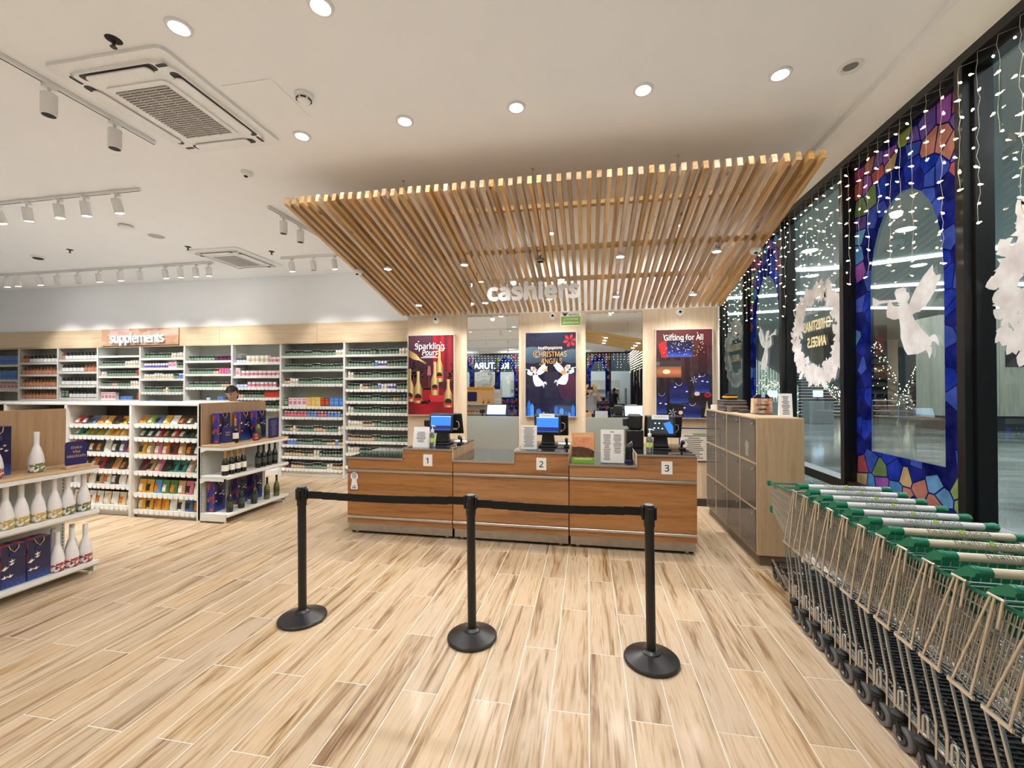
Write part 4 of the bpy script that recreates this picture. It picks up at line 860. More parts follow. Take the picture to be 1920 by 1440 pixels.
K = {'g':('supplement_bottle','green bottle with black cap','bottle',round_bottle(GREEN,PGREEN,BCAP),.058), 'a':('supplement_bottle','amber bottle with black cap','bottle',round_bottle(AMBER,CREAM,BCAP),.058),
 'w':('supplement_bottle','white bottle','bottle',round_bottle(WBOD,CREAM,WCAP),.058), 'r':('supplement_bottle','red bottle with white cap','bottle',round_bottle(REDB,PINKL,WCAP,.03,.10),.066), 'b':('supplement_bottle','blue bottle with white cap','bottle',round_bottle(BLUEB,LBLUE,WCAP,.03,.10),.066),
 'p':('supplement_bottle','plum coloured bottle','bottle',round_bottle(PURB,PINKL,WCAP,.03,.10),.066), 'v':('supplement_bottle','violet labelled white bottle','bottle',round_bottle(WBOD,VIOL,WCAP),.058), 'k':('jar','small navy jar','jar',tub(DNAVY,PURB,BCAP,.036,.085),.08),
 't':('jar','large white tub with printed label','jar',tub(WBOD,CREAM,WCAP),.098), 'q':('jar','white jar with pink label','jar',tub(WBOD,PINKL,WCAP,.038,.10),.082), 'Q':('jar','pale blue jar','jar',tub(LBLUE,WBOD,BCAP,.034,.08),.074),
 'y':('carton','yellow carton','box',carton(YEL,CREAM,.088,.16),.092), 'B':('carton','bright blue carton','box',carton(BRIB,LBLUE,.088,.16),.092), 'n':('carton','brown carton','box',carton(AMBER,ORNG,.08,.15),.086), 'x':('carton','white carton with coloured print','box',carton(WBOD,PINKL,.085,.15),.09), 'G':('carton','green carton','box',carton(GREEN,PGREEN,.085,.15),.09),
 'l':('carton','tall light blue carton','box',carton(LBLUE,BLUEB,.075,.19),.08), 'c':('tall_bottle','white tall bottle with dark neck','bottle',neck_bottle(BCAP,WBOD,BCAP),.085), 'e':('tall_bottle','peach topped bottle','bottle',neck_bottle(AMBER,PEACH,AMBER,.036,.15),.078), 'm':('carton','magenta tube','box',carton(MAGN,PINKL,.05,.11,.05),.055), 'o':('carton','orange red pack','box',carton(ORNG,REDB,.08,.12),.085), 's':('carton','pale blue tray box','box',carton(LBLUE,BLUEB,.11,.07),.115)}
ROWS = {8:['g*9 -*1 g*6 w*4','g*9 b*1 v*3 g*8','w*2 g*19','g*4 w*1 a*2 g*3 b*1 w*2 v*3 g*4 w*1','g*15 a*2 g*4','w*2 g*9 g*9 w*1','w*5 a*4 g*12','a*9 g*12','w*4 g*17','g*10 a*11'],
 7:['g*18 w*3','g*21','a*2 w*3 g*16','G*1 x*4 y*3 n*2 B*3','r*7 b*3 p*3 b*4 G*0 g*1','g*2 a*1 w*1 a*1 g*5 a*4 g*4 w*2','k*1 b*3 g*11 a*3 b*1 a*2','a*7 g*1 a*2 w*2 g*8','k*2 a*5 g*8 w*2 a*4'],
 6:['Q*3 t*5 q*3','x*1 q*9','Q*3 q*5 q*2 k*1','a*3 g*8 o*4','a*5 g*11'],5:['g*9 k*4','g*9 a*2 m*4 b*1','g*12 a*4','-*6 Q*1 -*3 s*1 -*3'],4:['g*10 w*5','v*9 x*2 g*3','w*11 g*2 b*2','g*7 a*1 w*1 g*6','-*2 s*1 -*10'],3:['','g*9 w*6','w*2 g*12 o*1','g*4 a*2 g*5 w*4','x*4 -*2 s*2 -*3 n*1'],
 2:['e*1 c*9','c*6 e*4','c*10','G*2 c*8'],1:['e*2 c*8','e*10','e*10','e*10'],0:['l*11','x*3 l*8','x*9','']}
ROWNAME = ['top','second','third','fourth','fifth','sixth','seventh','eighth','ninth','tenth']
allb = []
for b, rows in ROWS.items():
    for ri, row in enumerate(rows):
        if ri >= len(BAYZ[b]): continue
        z = BAYZ[b][ri]; x = BAYX[b]+.045; xe = BAYX[b+1]-.03
        if b == 8: xe = -3.0
        seq = []
        for tok in row.split():
            k, n = tok.split('*'); seq += [k]*int(n)
        if not seq: continue
        wsum = sum(.06 if k == '-' else K[k][4] for k in seq); sc = min(1.12, (xe-x)/wsum)
        for k in seq:
            pw = (.06 if k == '-' else K[k][4])*sc
            if k != '-': allb.append((b, ri, k, x+pw/2, z))
            x += pw
cnt = {}; bygreen = []
stuffm = {}
# individuals: every front-row product; of the green bottles the 300 nearest the cashier wall
allb.sort(key=lambda q: -q[3])
for b, ri, k, x, z in allb:
    nm, desc, cat, me, pw = K[k]; fam = nm if k not in 'ga' else 'green_amber'
    cnt[fam] = cnt.get(fam, 0)+1
    if cnt[fam] > 295: stuffm.setdefault(k, []).append((x, 6.91, z)); continue
    y = 6.905 + (.02 if cat == 'box' or k in 'tqQk' else 0) + random.uniform(-.004,.004)
    o = link(nm, me, None, (x, y, z+.0005), (0,0,random.uniform(-.08,.08) if cat != 'box' else 0))
    lab = '%s, %s shelf of the %s' % (desc, ROWNAME[ri], BAYSH[b])
    if k in 'gaw': hz = (.93,1.0,1.1,1.0,.9,1.14)[int(x*5.3) % 6]; o.scale = (1,1,hz)
    tag(o, lab, cat, '%s row, %s shelf, bay %d of the supplements wall' % (desc, ROWNAME[ri], b+1))
# a second row standing behind, too hidden to count
rowm = M(); mats = []
for b, ri, k, x, z in allb:
    if k in 'gaw' and random.random() < .85: stuffm.setdefault(k, []).append((x+.012, 6.965, z))
for k, pts in stuffm.items():
    me = K[k][3]; base = len(mats); mats += list(me.materials)
    vv = [v.co.copy() for v in me.vertices]; ff = [tuple(p.vertices) for p in me.polygons]; mm = [p.material_index for p in me.polygons]
    for (px,py,pz) in pts:
        n = len(rowm.v); rowm.v += [(v.x+px, v.y+py, v.z+pz+.0005) for v in vv]
        for f, q in zip(ff, mm): rowm.f.append([i+n for i in f]); rowm.m.append(q+base); rowm.s.append(True)
if rowm.v: tag(rowm.obj('bottles_behind', mats), 'bottles standing behind the front rows on the supplements wall shelves', 'bottles', None, 'stuff')
# supplements sign
t = thing('supplements_sign', 'pill-patterned sign with white letters reading supplements', 'sign', (-8.595,6.845,2.435))
m_, tr_, b_ = nt('pill_print'); vo = tr_.nodes.new('ShaderNodeTexVoronoi'); vo.inputs['Scale'].default_value = 5.5; mpx = tr_.nodes.new('ShaderNodeMapping'); mpx.inputs['Rotation'].default_value = (0,.6,0); mpx.inputs['Scale'].default_value = (1,1,2.2); tcx = tr_.nodes.new('ShaderNodeTexCoord'); rp = tr_.nodes.new('ShaderNodeValToRGB')
e = rp.color_ramp.elements; e[0].color = c(214,182,168)+(1,); e[1].color = c(160,104,64)+(1,); q = e.new(.35); q.color = c(190,138,96)+(1,); q = e.new(.6); q.color = c(218,190,180)+(1,); q = e.new(.8); q.color = c(196,150,110)+(1,)
tr_.links.new(tcx.outputs['Object'], mpx.inputs[0]); tr_.links.new(mpx.outputs[0], vo.inputs['Vector']); tr_.links.new(vo.outputs['Color'], rp.inputs[0]); tr_.links.new(rp.outputs[0], b_.inputs['Base Color'])
M().box(-.9,.9,-.02,0,0,.325,0,.002).obj('board', m_, t)
text('supplements', .3, WHITEL, 'lettering', t, (-.03,-.045,.15), (PI/2,0,0), .012, .007, sx=.92, space=.95)

# ------------------------------------------------------------------ gondolas
def bracket(m, x0, x1, y, z, mi=0): m.prism([(0,0),(0,-.06),(.02,-.06),(.08,-.03),(x1-x0,-.03),(x1-x0,0)], lambda a,q: (x0+a,y,z+q), lambda a,q: (x0+a,y+.004,z+q), mi)
def endcap(name, label, x, y0, y1, zs, wood_top=1.42, group='gondola ends facing the aisle', right=True):
    """end display: oak header panel, oak shelf and steel shelves reaching towards +x"""
    t = thing(name, label, 'shelving', (x,y0,0), 0, group); L = y1-y0; D = .375
    M().box(-.03,.0,0,L,.1,.89).obj('back_panel', SHELFBACK, t)
    M().box(-.03,.004,.0,L,.9,wood_top,0,.002).obj('header_panel', GONDW, t)
    for yy in (0,L-.03): M().box(-.045,-.0005,yy,yy+.03,0,wood_top-.01,0,.003).obj('upright', WHITE, t)
    sl = M()
    for k in range(26): sl.box(-.001,.0015,.012,.018,.12+k*.03,.138+k*.03); sl.box(-.001,.0015,L-.018,L-.012,.12+k*.03,.138+k*.03)
    sl.obj('upright_slots', STOPS, t)
    w = M().box(.004,D,.0,L,zs[0]-.02,zs[0],0,.003).obj('wooden_shelf', SHELFW, t)
    M().box(D-.03,D-.002,.0,L,zs[0]-.055,zs[0]-.021,0,.003).box(.0,D-.03,.004,.012,zs[0]-.055,zs[0]-.021).obj('shelf_rail', WHITE, w)
    for z in zs[1:]:
        s = M().box(.002,D-.012,.002,L-.002,z-.03,z,0,.003).obj('shelf', SHELFM, t)
        M().prism([(0,0),(.014,-.004),(.014,-.03),(0,-.045)], lambda a,q: (D-.012+a,.0,z+q+.004), lambda a,q: (D-.012+a,L,z+q+.004)).obj('ticket_rail', WHITE, s)
    br = M()
    for z in zs[:2]: bracket(br,0,D-.05,-.006,z-.03); bracket(br,0,D-.05,L+.002,z-.03)
    br.obj('shelf_brackets', WHITE, t)
    M().box(.0,D-.03,.0,.02,.02,zs[-1]-.03,0,.003).box(.0,D-.03,L-.02,L,.02,zs[-1]-.03,0,.003).box(-.03,.0,0,L,.02,.1).obj('base_legs', WHITE, t)
    for yy in (.03,L-.03):
        for xx in (.03,D-.06): M().cyl((xx,yy,0),(xx,yy,.022),.014,n=10).obj('foot', PLAST, t)
    return t
endcap('gondola_end', 'white gondola end with oak header, holding sparkling wine and gift bags', -4.555, 4.33, 5.36, [.92,.556,.11])
endcap('gondola_end', 'nearest gondola end at the left edge, holding white patterned bottles', -4.555, 1.93, 3.0, [.932,.551,.115])

# snack gondola facing the viewer
SG = thing('snack_gondola', 'long white snack gondola with bags and boxes, beside the wine display', 'shelving', (-8.62,4.34,0)); x0g = -8.62
SZ = [[1.145,1.0,.79,.575,.385,.125],[1.16,.99,.78,.57,.30,.095]]
SNK = [-8.62,-7.61,-6.60,-5.59,-4.6]
for i, x in enumerate(SNK): M().box(x-x0g-.018,x-x0g+.018,0,.05,0,1.40,0,.003).box(x-x0g-.012,x-x0g+.012,.05,.47,.05,1.38).obj('upright', WHITE, SG)
M().box(-.02,4.05,0,.96,1.385,1.41,0,.004).obj('top_board', WHITE, SG); M().box(0,4.02,.47,.5,.05,1.385).obj('back_panel', pm('dark_back', c(90,86,80), .6), SG)
M().box(0,4.02,.9,.93,.05,1.385).obj('rear_panel', WHITE, SG)
rng = random.Random(2)
for bay in range(4):
    xa, xb = SNK[bay]-x0g+.02, SNK[bay+1]-x0g-.02
    for z in SZ[1 if bay == 3 else 0]:
        s = M().box(xa,xb,.03,.465,z-.025,z,0,.003).obj('shelf', SHELFM, SG); m = M(); price_strip(m,xa,xb,.03,z,rng,True); m.obj('price_strip', [SHELFM,PRICE], s)
    M().box(xa,xb,.08,.46,0,.06).obj('plinth', WHITE, SG)
def pouch(col, lab, w=.11, h=.15, d=.05, lean=.18):
    m = M(); n = 6; vs = []
    for k in range(n+1):
        t = k/n; dd = d*.5*math.sin(PI*min(1,t*1.05+.12))**.7 if k < n else .002; ww = w/2*(1-.06*math.sin(PI*t)); y = h*t*math.sin(lean)
        vs += [(-ww,y,h*t),(-ww*.5,y-dd,h*t),(ww*.5,y-dd,h*t),(ww,y,h*t),(ww*.5,y+dd,h*t),(-ww*.5,y+dd,h*t)]
    m.v = [tuple(v) for v in vs]
    for k in range(n):
        for j in range(6):
            q = (j+1) % 6; m.f.append([k*6+j,k*6+q,k*6+6+q,k*6+6+j]); m.m.append(1 if j == 1 and k in (1,2,3) else 0); m.s.append(False)
    m.f += [[5,4,3,2,1,0],[n*6+j for j in range(6)]]; m.m += [0,0]; m.s += [False,False]
    return m.mesh('snack_pouch', [col, lab])
PC = {k: pm('pack_'+k, v, .35) for k, v in dict(brown=c(70,46,36), tan=c(190,150,90), mustard=c(228,170,50), blue=c(90,120,170), teal=c(40,140,125), lime=c(130,170,60), gold=c(226,168,50), dgreen=c(30,62,50), redc=c(170,50,50), white=c(236,234,226), orange=c(214,120,40), pink=c(214,120,140), purple=c(120,90,140), black=c(34,32,34), kraft=c(196,160,120), cream=c(232,214,180), sky=c(90,160,210), green=c(90,140,70), maroon=c(120,40,40)).items()}
SN = {3:[('tan','lime','blue','mustard','white','brown','brown','white'),('dgreen','dgreen','redc','dgreen','redc','dgreen','dgreen','dgreen'),('mustard','tan','pink','orange','maroon','tan','brown','maroon'),('maroon','kraft','pink','black','teal','teal','kraft','teal'),('gold','gold','sky','green','green','kraft','pink','white'),('gold','gold','gold','gold','white','white','blue','blue')],
 2:[('redc','brown','blue','tan','mustard','brown','mustard','brown'),('teal','lime','green','lime','gold','gold','gold','orange'),('orange','black','brown','dgreen','white','dgreen','purple','purple'),('maroon','brown','orange','redc','brown','tan','brown','tan'),('white','kraft','white','kraft','white','brown','white','white'),('white','cream','white','white','cream','white','cream','white')],
 1:[('white','redc','brown','tan','mustard','brown'),('teal','lime','gold','gold','lime','gold'),(),(),(),()]}
rows6 = ['top','second','third','fourth','fifth','bottom']
for bay, shelves in SN.items():
    for ri, cols in enumerate(shelves):
        z = SZ[1 if bay == 3 else 0][ri]; xa, xb = SNK[bay]+.03, SNK[bay+1]-.03
        for i, q in enumerate(cols):
            pw = (xb-xa)/len(cols); bx = q in ('brown','maroon') and ri in (3,)
            h = min(.16, (.10,.11,.15,.13,.17,.19)[ri]); lean = (.7,.75,.2,.55,.15,.12)[ri]
            lab = random.choice((PC['white'],PC['cream'],PC['black'],PC['orange'])); 
            me = pouch(PC[q], lab, pw*.93, h, .055, lean)
            o = link('snack_pouch', me, None, (xa+(i+.5)*pw, 4.34+.075, z+.0005))
            tag(o, '%s snack pouch on the %s shelf, %s bay of the snack gondola' % (q.replace('dgreen','dark green').replace('redc','red'), rows6[ri], {3:'right',2:'middle',1:'left'}[bay]), 'snack', 'snack pouches on the gondola')
# one label may not cover two different-looking neighbours: number them along the shelf by neighbours
seen = {}
for o in [o for o in bpy.data.objects if o.name.startswith('snack_pouch')]:
    seen.setdefault(o['label'], []).append(o)
ordw = ['leftmost','second','third','fourth','fifth','sixth','seventh','eighth']
for l, os_ in seen.items():
    if len(os_) > 1:
        for i, o in enumerate(sorted(os_, key=lambda o: o.location.x)): o['label'] = ordw[i] + ' ' + l

# bottles and bags on the gondola ends
def wine(glass_m, foil, lab, r=.037, h=.30, body_lab=(.18,.42)):
    a, b = body_lab
    return M().lathe([(r*.9,0,0),(r,.006,0),(r,h*a,0),(r*1.01,h*a+.0005,2),(r*1.01,h*b,2),(r,h*b+.0005,0),(r*.98,h*.5,0),(r*.75,h*.6,0),(r*.42,h*.7,0),(r*.40,h*.71,1),(r*.36,h*.9,1),(r*.42,h*.92,1),(r*.42,h*.985,1),(r*.3,h,1)], 18)
DKG = pm('dark_bottle_glass', c(20,24,20), .12, coat=.5); OLG = pm('olive_glass', c(92,96,40), .12, coat=.5); FOILG = pm('gold_foil', c(214,166,80), .3, .7); FOILK = pm('black_foil', c(28,28,28), .35); WLAB = pm('wine_label', c(232,228,218), .6); KLAB = pm('dark_label', c(60,66,58), .6)
WB1 = wine(DKG,FOILG,WLAB).mesh('wine_bottle',[DKG,FOILG,WLAB]); WB2 = wine(DKG,FOILK,KLAB).mesh('wine_bottle',[DKG,FOILK,KLAB]); WB3 = wine(OLG,FOILK,KLAB,.036,.29).mesh('wine_bottle',[OLG,FOILK,KLAB]); WB4 = wine(DKG,FOILK,KLAB,.037,.3).mesh('wine_bottle',[DKG,FOILK,KLAB])
def put(me, name, x, y, z, label, cat, group, rz=0): return tag(link(name, me, None, (x,y,z+.0005), (0,0,rz)), label, cat, group)
put(WB1,'wine_bottle',-4.33,4.595,.92,'gold-necked dark bottle on the wooden top of the wine display','bottle','sparkling wine bottles')
put(WB3,'wine_bottle',-4.33,4.967,.92,'green dark bottle behind the red try me tag on the wine display','bottle','sparkling wine bottles')
for k in range(4):
    put(WB1,'wine_bottle',-4.28,(4.397,4.49,4.578,4.668)[k],.556,'gold-necked dark bottle in the row on the middle wine shelf, %s from the near side' % ('first','second','third','fourth')[k],'bottle','gold-necked bottles on the middle wine shelf')
    put(WB2,'wine_bottle',-4.28,(4.913,5.008,5.11,5.215)[k],.556,'all-dark bottle in the row on the middle wine shelf, %s from the near side' % ('first','second','third','fourth')[k],'bottle','dark bottles on the middle wine shelf')
for k, y in enumerate((4.445,4.621,4.826)): put(WB4,'wine_bottle',-4.26,y,.11,'dark bottle before the gift bags on the bottom wine shelf, %s' % ('nearest','middle one','farthest')[k],'bottle','dark bottles on the bottom wine shelf')
for k, y in enumerate((5.048,5.226)): put(WB3,'wine_bottle',-4.26,y,.11,'olive green wine bottle on the bottom shelf, %s' % ('next to the gift bags','at the far end')[k],'bottle','olive wine bottles')
# gift bags: navy front with print, mosaic side
mm_, tt_, bb_ = nt('mosaic_side'); vo = tt_.nodes.new('ShaderNodeTexVoronoi'); vo.inputs['Scale'].default_value = 26; rp = tt_.nodes.new('ShaderNodeValToRGB'); rp.color_ramp.interpolation = 'CONSTANT'; tcx = tt_.nodes.new('ShaderNodeTexCoord'); sp = tt_.nodes.new('ShaderNodeSeparateColor')
e = rp.color_ramp.elements; e[0].color = c(32,34,100)+(1,); e[1].position = .85; e[1].color = c(158,62,58)+(1,)
for p_, q_ in ((.25,c(60,50,150)),(.42,c(150,60,120)),(.55,c(170,96,68)),(.7,c(44,60,150))): k = e.new(p_); k.color = q_+(1,)
tt_.links.new(tcx.outputs['Object'], vo.inputs['Vector']); tt_.links.new(vo.outputs['Color'], sp.inputs[0]); tt_.links.new(sp.outputs[0], rp.inputs[0]); tt_.links.new(rp.outputs[0], bb_.inputs['Base Color'])
NAVYB = printmat('navy_bag', [(0,c(46,84,150)),(.12,c(32,54,118)),(.25,c(22,24,70)),(1,c(20,20,58))], True, .35, 9, .3)
BIRD = pm('bird_print', c(232,224,210), .5); CORD = pm('bag_cord', c(206,170,110), .6)
def gift_bag(w, h, d):
    t = bpy.data.objects.new('gift_bag', None); COL.objects.link(t)
    M().box(0,d,-w/2,w/2,0,h,0,.003).obj('mosaic_body', mm_, t)
    M().box(d,d+.0012,-w/2+.003,w/2-.003,.002,h-.002).obj('printed_front', NAVYB, t)
    m = M(); r_ = random.Random(int(w*1000))
    for k in range(6):
        y, z, s = r_.uniform(-w*.4,w*.4), r_.uniform(h*.25,h*.62), r_.uniform(.012,.02)
        m.flat([(y-s,z),(y-s*.2,z+s*.25),(y-s*.1,z+s),(y+s*.2,z+s*.2),(y+s,z+s*.5),(y+s*.4,z-s*.2),(y,z-s*.5)], lambda a,q: (d+.0016,a,q))
    m.obj('bird_print', BIRD, t)
    M().tube([(d+.002,-w*.2,h-.005),(d+.008,-w*.16,h*.9),(d+.01,0,h*.82),(d+.008,w*.16,h*.9),(d+.002,w*.2,h-.005)],.0028,6).obj('cord_handle', CORD, t)
    M().box(d+.004,d+.006,-.025,.025,h*.72,h*.82).obj('tag_card', pm('navy_tag', c(30,32,90), .5), t)
    return t
gb = gift_bag(.165,.375,.1); gb2 = gift_bag(.146,.315,.12)
def place_bag(src, first, x, y, z, label, grp):
    o = src if first else dup(src); o.location = (x,y,z+.0005); tag(o, label, 'gift bag', grp); return o
for k, y in enumerate((4.53,4.85,5.13)):
    place_bag(gb, k == 0, -4.54+.02, y, .92, 'tall navy gift bag on the wooden top of the wine display, %s' % ('nearest','middle','farthest')[k], 'gift bags on the wine display top')
for k, y in enumerate((4.47,4.815,5.07)): place_bag(gb, False, -4.54+.02, y, .11, 'tall navy gift bag on the bottom wine shelf, %s' % ('nearest','middle','farthest')[k], 'gift bags on the bottom wine shelf')
for k, y in enumerate((2.328,2.478,2.628)): place_bag(gb2, k == 0, -4.36, y, .115, 'wide navy gift bag with birds on the bottom left shelf, %s' % ('cut by the picture edge','middle','farthest')[k], 'gift bags on the left display')
place_bag(gb, False, -4.5, 2.47, .932, 'tall navy gift bag at the left edge on the wooden shelf', 'gift bags on the left display')
NCARD = pm('navy_card', c(30,32,92), .45); GOLDC = pm('gold_letter', c(226,190,120), .4, .2)
def stand_sign(x, y, z, w, h, lines_, label, tilt=0.0, base=True, ang=PI/2, size=.03, card=None, ink=None):
    t = thing('display_card', label, 'sign', (x,y,z), ang)
    if base: M().box(-w/2-.01,w/2+.01,-.03,.03,0,.025,0,.003).obj('wooden_base', SHELFW, t)
    cd = M().prism(rrect(-w/2,w/2,.0,h,.02), lambda a,q: (a,-.003,q), lambda a,q: (a,.003,q)).obj('card', card or NCARD, t, (0,0,.02 if base else 0))
    if lines_: text(lines_, size, ink or GOLDC, 'lettering', cd, (0,-.004,h*.58), (PI/2,0,0), .0003, line=.95)
    return t
stand_sign(-4.25,2.873,.932,.155,.2,'Dolce\nVita\nMocktails','navy card reading Dolce Vita Mocktails on a wooden base, left display',size=.038)
stand_sign(-4.27,4.42,.92,.14,.2,'Italian\nWines','navy card lettered in gold before the nearest gift bag, wine display',size=.03)
stand_sign(-4.24,4.83,.92,.11,.1,'try\nme!','small dark red tag reading try me before the farthest wine gift bag',base=False,size=.042,card=pm('dark_red_card',c(120,30,36),.45),ink=WP)
o = stand_sign(-4.27,5.175,.92,.19,.27,None,'tall navy card with fine lines at the far end of the wine display',base=False); mm = M(); lines(mm,-.06,.06,.03,.24,9,rg,-.0034); mm.obj('print_lines', pm('dim_gold', c(120,110,130), .5), o)
# white patterned bottles
def floral(name, a, b_):
    m, t, bs = nt(name); N = t.nodes.new; L = t.links.new
    tc = N('ShaderNodeTexCoord'); vo = N('ShaderNodeTexVoronoi'); vo.inputs['Scale'].default_value = 62; L(tc.outputs['Object'], vo.inputs['Vector'])
    r = N('ShaderNodeValToRGB'); r.color_ramp.interpolation = 'CONSTANT'; e = r.color_ramp.elements; e[0].color = a+(1,); e[1].position = .72; e[1].color = c(236,232,228)+(1,); k = e.new(.35); k.color = b_+(1,)
    s = N('ShaderNodeSeparateColor'); L(vo.outputs['Color'], s.inputs[0]); L(s.outputs[0], r.inputs[0])
    sz = N('ShaderNodeSeparateXYZ'); L(tc.outputs['Object'], sz.inputs[0]); no = N('ShaderNodeTexNoise'); no.inputs['Scale'].default_value = 30; L(tc.outputs['Object'], no.inputs['Vector'])
    ma = N('ShaderNodeMath'); ma.operation = 'MULTIPLY_ADD'; L(no.outputs['Fac'], ma.inputs[0]); ma.inputs[1].default_value = .07; L(sz.outputs['Z'], ma.inputs[2])
    st = N('ShaderNodeMath'); st.operation = 'LESS_THAN'; L(ma.outputs[0], st.inputs[0]); st.inputs[1].default_value = .105
    mx = N('ShaderNodeMix'); mx.data_type = 'RGBA'; L(st.outputs[0], mx.inputs[0]); mx.inputs[6].default_value = c(236,232,230)+(1,); L(r.outputs[0], mx.inputs[7]); L(mx.outputs[2], bs.inputs['Base Color']); bs.inputs['Roughness'].default_value = .3
    return m
FL = [floral('floral_green', c(110,120,70), c(150,140,100)), floral('floral_gold', c(206,170,90), c(176,170,110)), floral('floral_red', c(150,60,66), c(190,120,110))]
def wbot(fm):
    t = bpy.data.objects.new('white_bottle', None); COL.objects.link(t)
    M().lathe([(.03,0),(.042,.004),(.044,.03),(.043,.09),(.036,.14),(.024,.185),(.0165,.21),(.015,.26)], 20).obj('bottle_body', fm, t)
    M().lathe([(.0155,.215),(.016,.29),(.0165,.292),(.0165,.312),(.014,.314)], 16).obj('foil_neck', PLAST, t)
    m = M()
    for z, w_ in ((.135,.03),(.125,.022),(.15,.018)): m.prism([(-w_/2,z-.0025),(w_/2,z-.0025),(w_/2,z+.0025),(-w_/2,z+.0025)], lambda a,q: (.043-.55*abs(q-.09),a,q), lambda a,q: (.0438-.55*abs(q-.09),a,q))
    m.obj('script_print', pm('script_red', c(170,60,60), .5), t); return t
WBT = [wbot(f) for f in FL]; used = set()
def pw(kind, x, y, z, label, grp):
    o = WBT[kind] if kind not in used else dup(WBT[kind]); used.add(kind); o.location = (x,y,z+.0005); o.scale = (1.08,1.08,1.015); tag(o, label, 'bottle', grp)
pw(0,-4.33,2.66,.932,'white bottle with green leaves standing alone on the wooden shelf','white patterned bottles'); pw(2,-4.3,2.40,.932,'white bottle with red flowers at the left picture edge on the wooden shelf','white patterned bottles')
for k, y in enumerate((2.446,2.534,2.636,2.738,2.828,2.942)): pw(1 if k < 4 else 0,-4.27,y,.551,'white bottle on the middle left shelf, %s from the picture edge' % ('first','second','third','fourth','fifth','last')[k],'white bottles on the middle left shelf')
for k, (x,y) in enumerate(((-4.25,2.749),(-4.25,2.848),(-4.25,2.945),(-4.37,2.80),(-4.37,2.93))): pw(2,x,y,.115,'white bottle with red flowers on the bottom left shelf, %s' % ('front row nearest','front row middle','front row farthest','back row nearer','back row farther')[k],'white bottles on the bottom left shelf')
# promotional gondola behind the viewer, seen in the left mirror
t = thing('promo_gondola', 'white gondola with an orange board and gold bottles, seen in the left mirror', 'shelving', (-5.35,-7.5,0))
M().box(-.85,.85,-.45,-.4,0,1.62,0,.003).obj('back_panel', WHITE, t); M().prism(rrect(-.83,.82,.85,1.66,.05), lambda a,z: (a,-.39,z), lambda a,z: (a,-.37,z)).obj('orange_board', pm('apricot_board', c(244,196,140), .5), t)
M().box(-.8,.79,-.368,-.366,1.5,1.64).obj('orange_band', pm('orange_band', c(240,160,50), .5), t); M().prism(rrect(.02,.5,.95,1.42,.06), lambda a,z: (-a,-.368,z), lambda a,z: (-a,-.364,z)).obj('navy_shield', NCARD, t)
for z in (.83,.4,.1): M().box(-.85,.85,-.4,0,z-.03,z,0,.003).obj('shelf', SHELFM, t)
for s in (-.86,.83): M().box(s,s+.03,-.45,0,0,.84).obj('side_panel', WHITE, t)
M().box(.9,1.2,-.45,-.1,0,1.55).box(.93,1.17,-.1,-.09,1.1,1.4,1).box(.93,1.17,-.1,-.09,.7,1.0,1).obj('side_rack', [WHITE, SHELFBACK], t)
GB = wine(GOLDC,GOLDC,REDL,.042,.3).mesh('wine_bottle',[pm('gold_glass',c(214,180,100),.25,.4),FOILG,REDL])
for k in range(10): put(GB,'wine_bottle',-6.05+.155*k,-7.6,.4,'gold bottle with red label on the shelf under the orange board','bottle','gold bottles seen in the mirror',PI)
for k in range(2): put(GB,'wine_bottle',-5.0+.25*k,-7.68,.83,'gold bottle standing before the orange board','bottle','gold bottles before the orange board')
# ------------------------------------------------------------------ stanchions with retractable belts
STB = pm('stanchion_black', c(18,18,20), .38, coat=.15); BASEM = pm('stanchion_base', c(22,23,27), .33, coat=.2); BELT = pm('belt_black', c(16,16,17), .8)
STN = [(-1.955,2.655),(-0.735,2.645),(0.362,2.61)]
for k, (x,y) in enumerate(STN):
    t = thing('stanchion', 'black belt barrier post, %s' % ('leftmost of the three','in the middle of the row','rightmost, near the shopping trolleys')[k], 'barrier post', (x,y,0), 0, 'black belt barrier posts')
    t.rotation_euler = (0, R(-.7), 0)
    M().lathe([(.150,0),(.158,.004),(.158,.016),(.152,.022),(.055,.052),(.052,.058),(.040,.066),(.034,.07)], 40).obj('weighted_base', BASEM, t)
    M().lathe([(.0275,.06),(.0275,.80)], 20).obj('post', STB, t)
    h = M().lathe([(.031,.785),(.032,.79),(.032,.905),(.029,.914)], 24); h.obj('belt_head', STB, t)
    M().lathe([(.001,.9155),(.026,.9145),(.0285,.912)], 20).obj('top_disc', pm('cap_grey', c(150,150,150), .3, .6), t)
    for a in range(4):
        q = M().box(-.013,.013,-.043,-.030,.825,.90,0,.003); q.move(Matrix.Rotation(a*PI/2+PI/4*0,4,'Z')); q.obj('belt_slot', STB, t)
    if k < 2:
        nx, ny = STN[k+1]; L = math.hypot(nx-x, ny-y)-.085; a = math.atan2(ny-y, nx-x)
        m = M(); n = 10
        for s in (0,1):
            pass
        P = []
        for i in range(n+1):
            u = i/n; zz = -.012*math.sin(PI*u); P.append((.043+L*u, zz))
        for i in range(n):
            m.box(P[i][0],P[i+1][0]+.0005,-.0012,.0012,.836+(P[i][1]+P[i+1][1])/2,.886+(P[i][1]+P[i+1][1])/2)
        m.move(Matrix.Rotation(a,4,'Z')); b = m.obj('belt', BELT, t)
        q = M().box(.043+L-.006,.043+L+.008,-.007,.007,.828,.894,0,.002); q.move(Matrix.Rotation(a,4,'Z')); q.obj('belt_clip', STB, b)

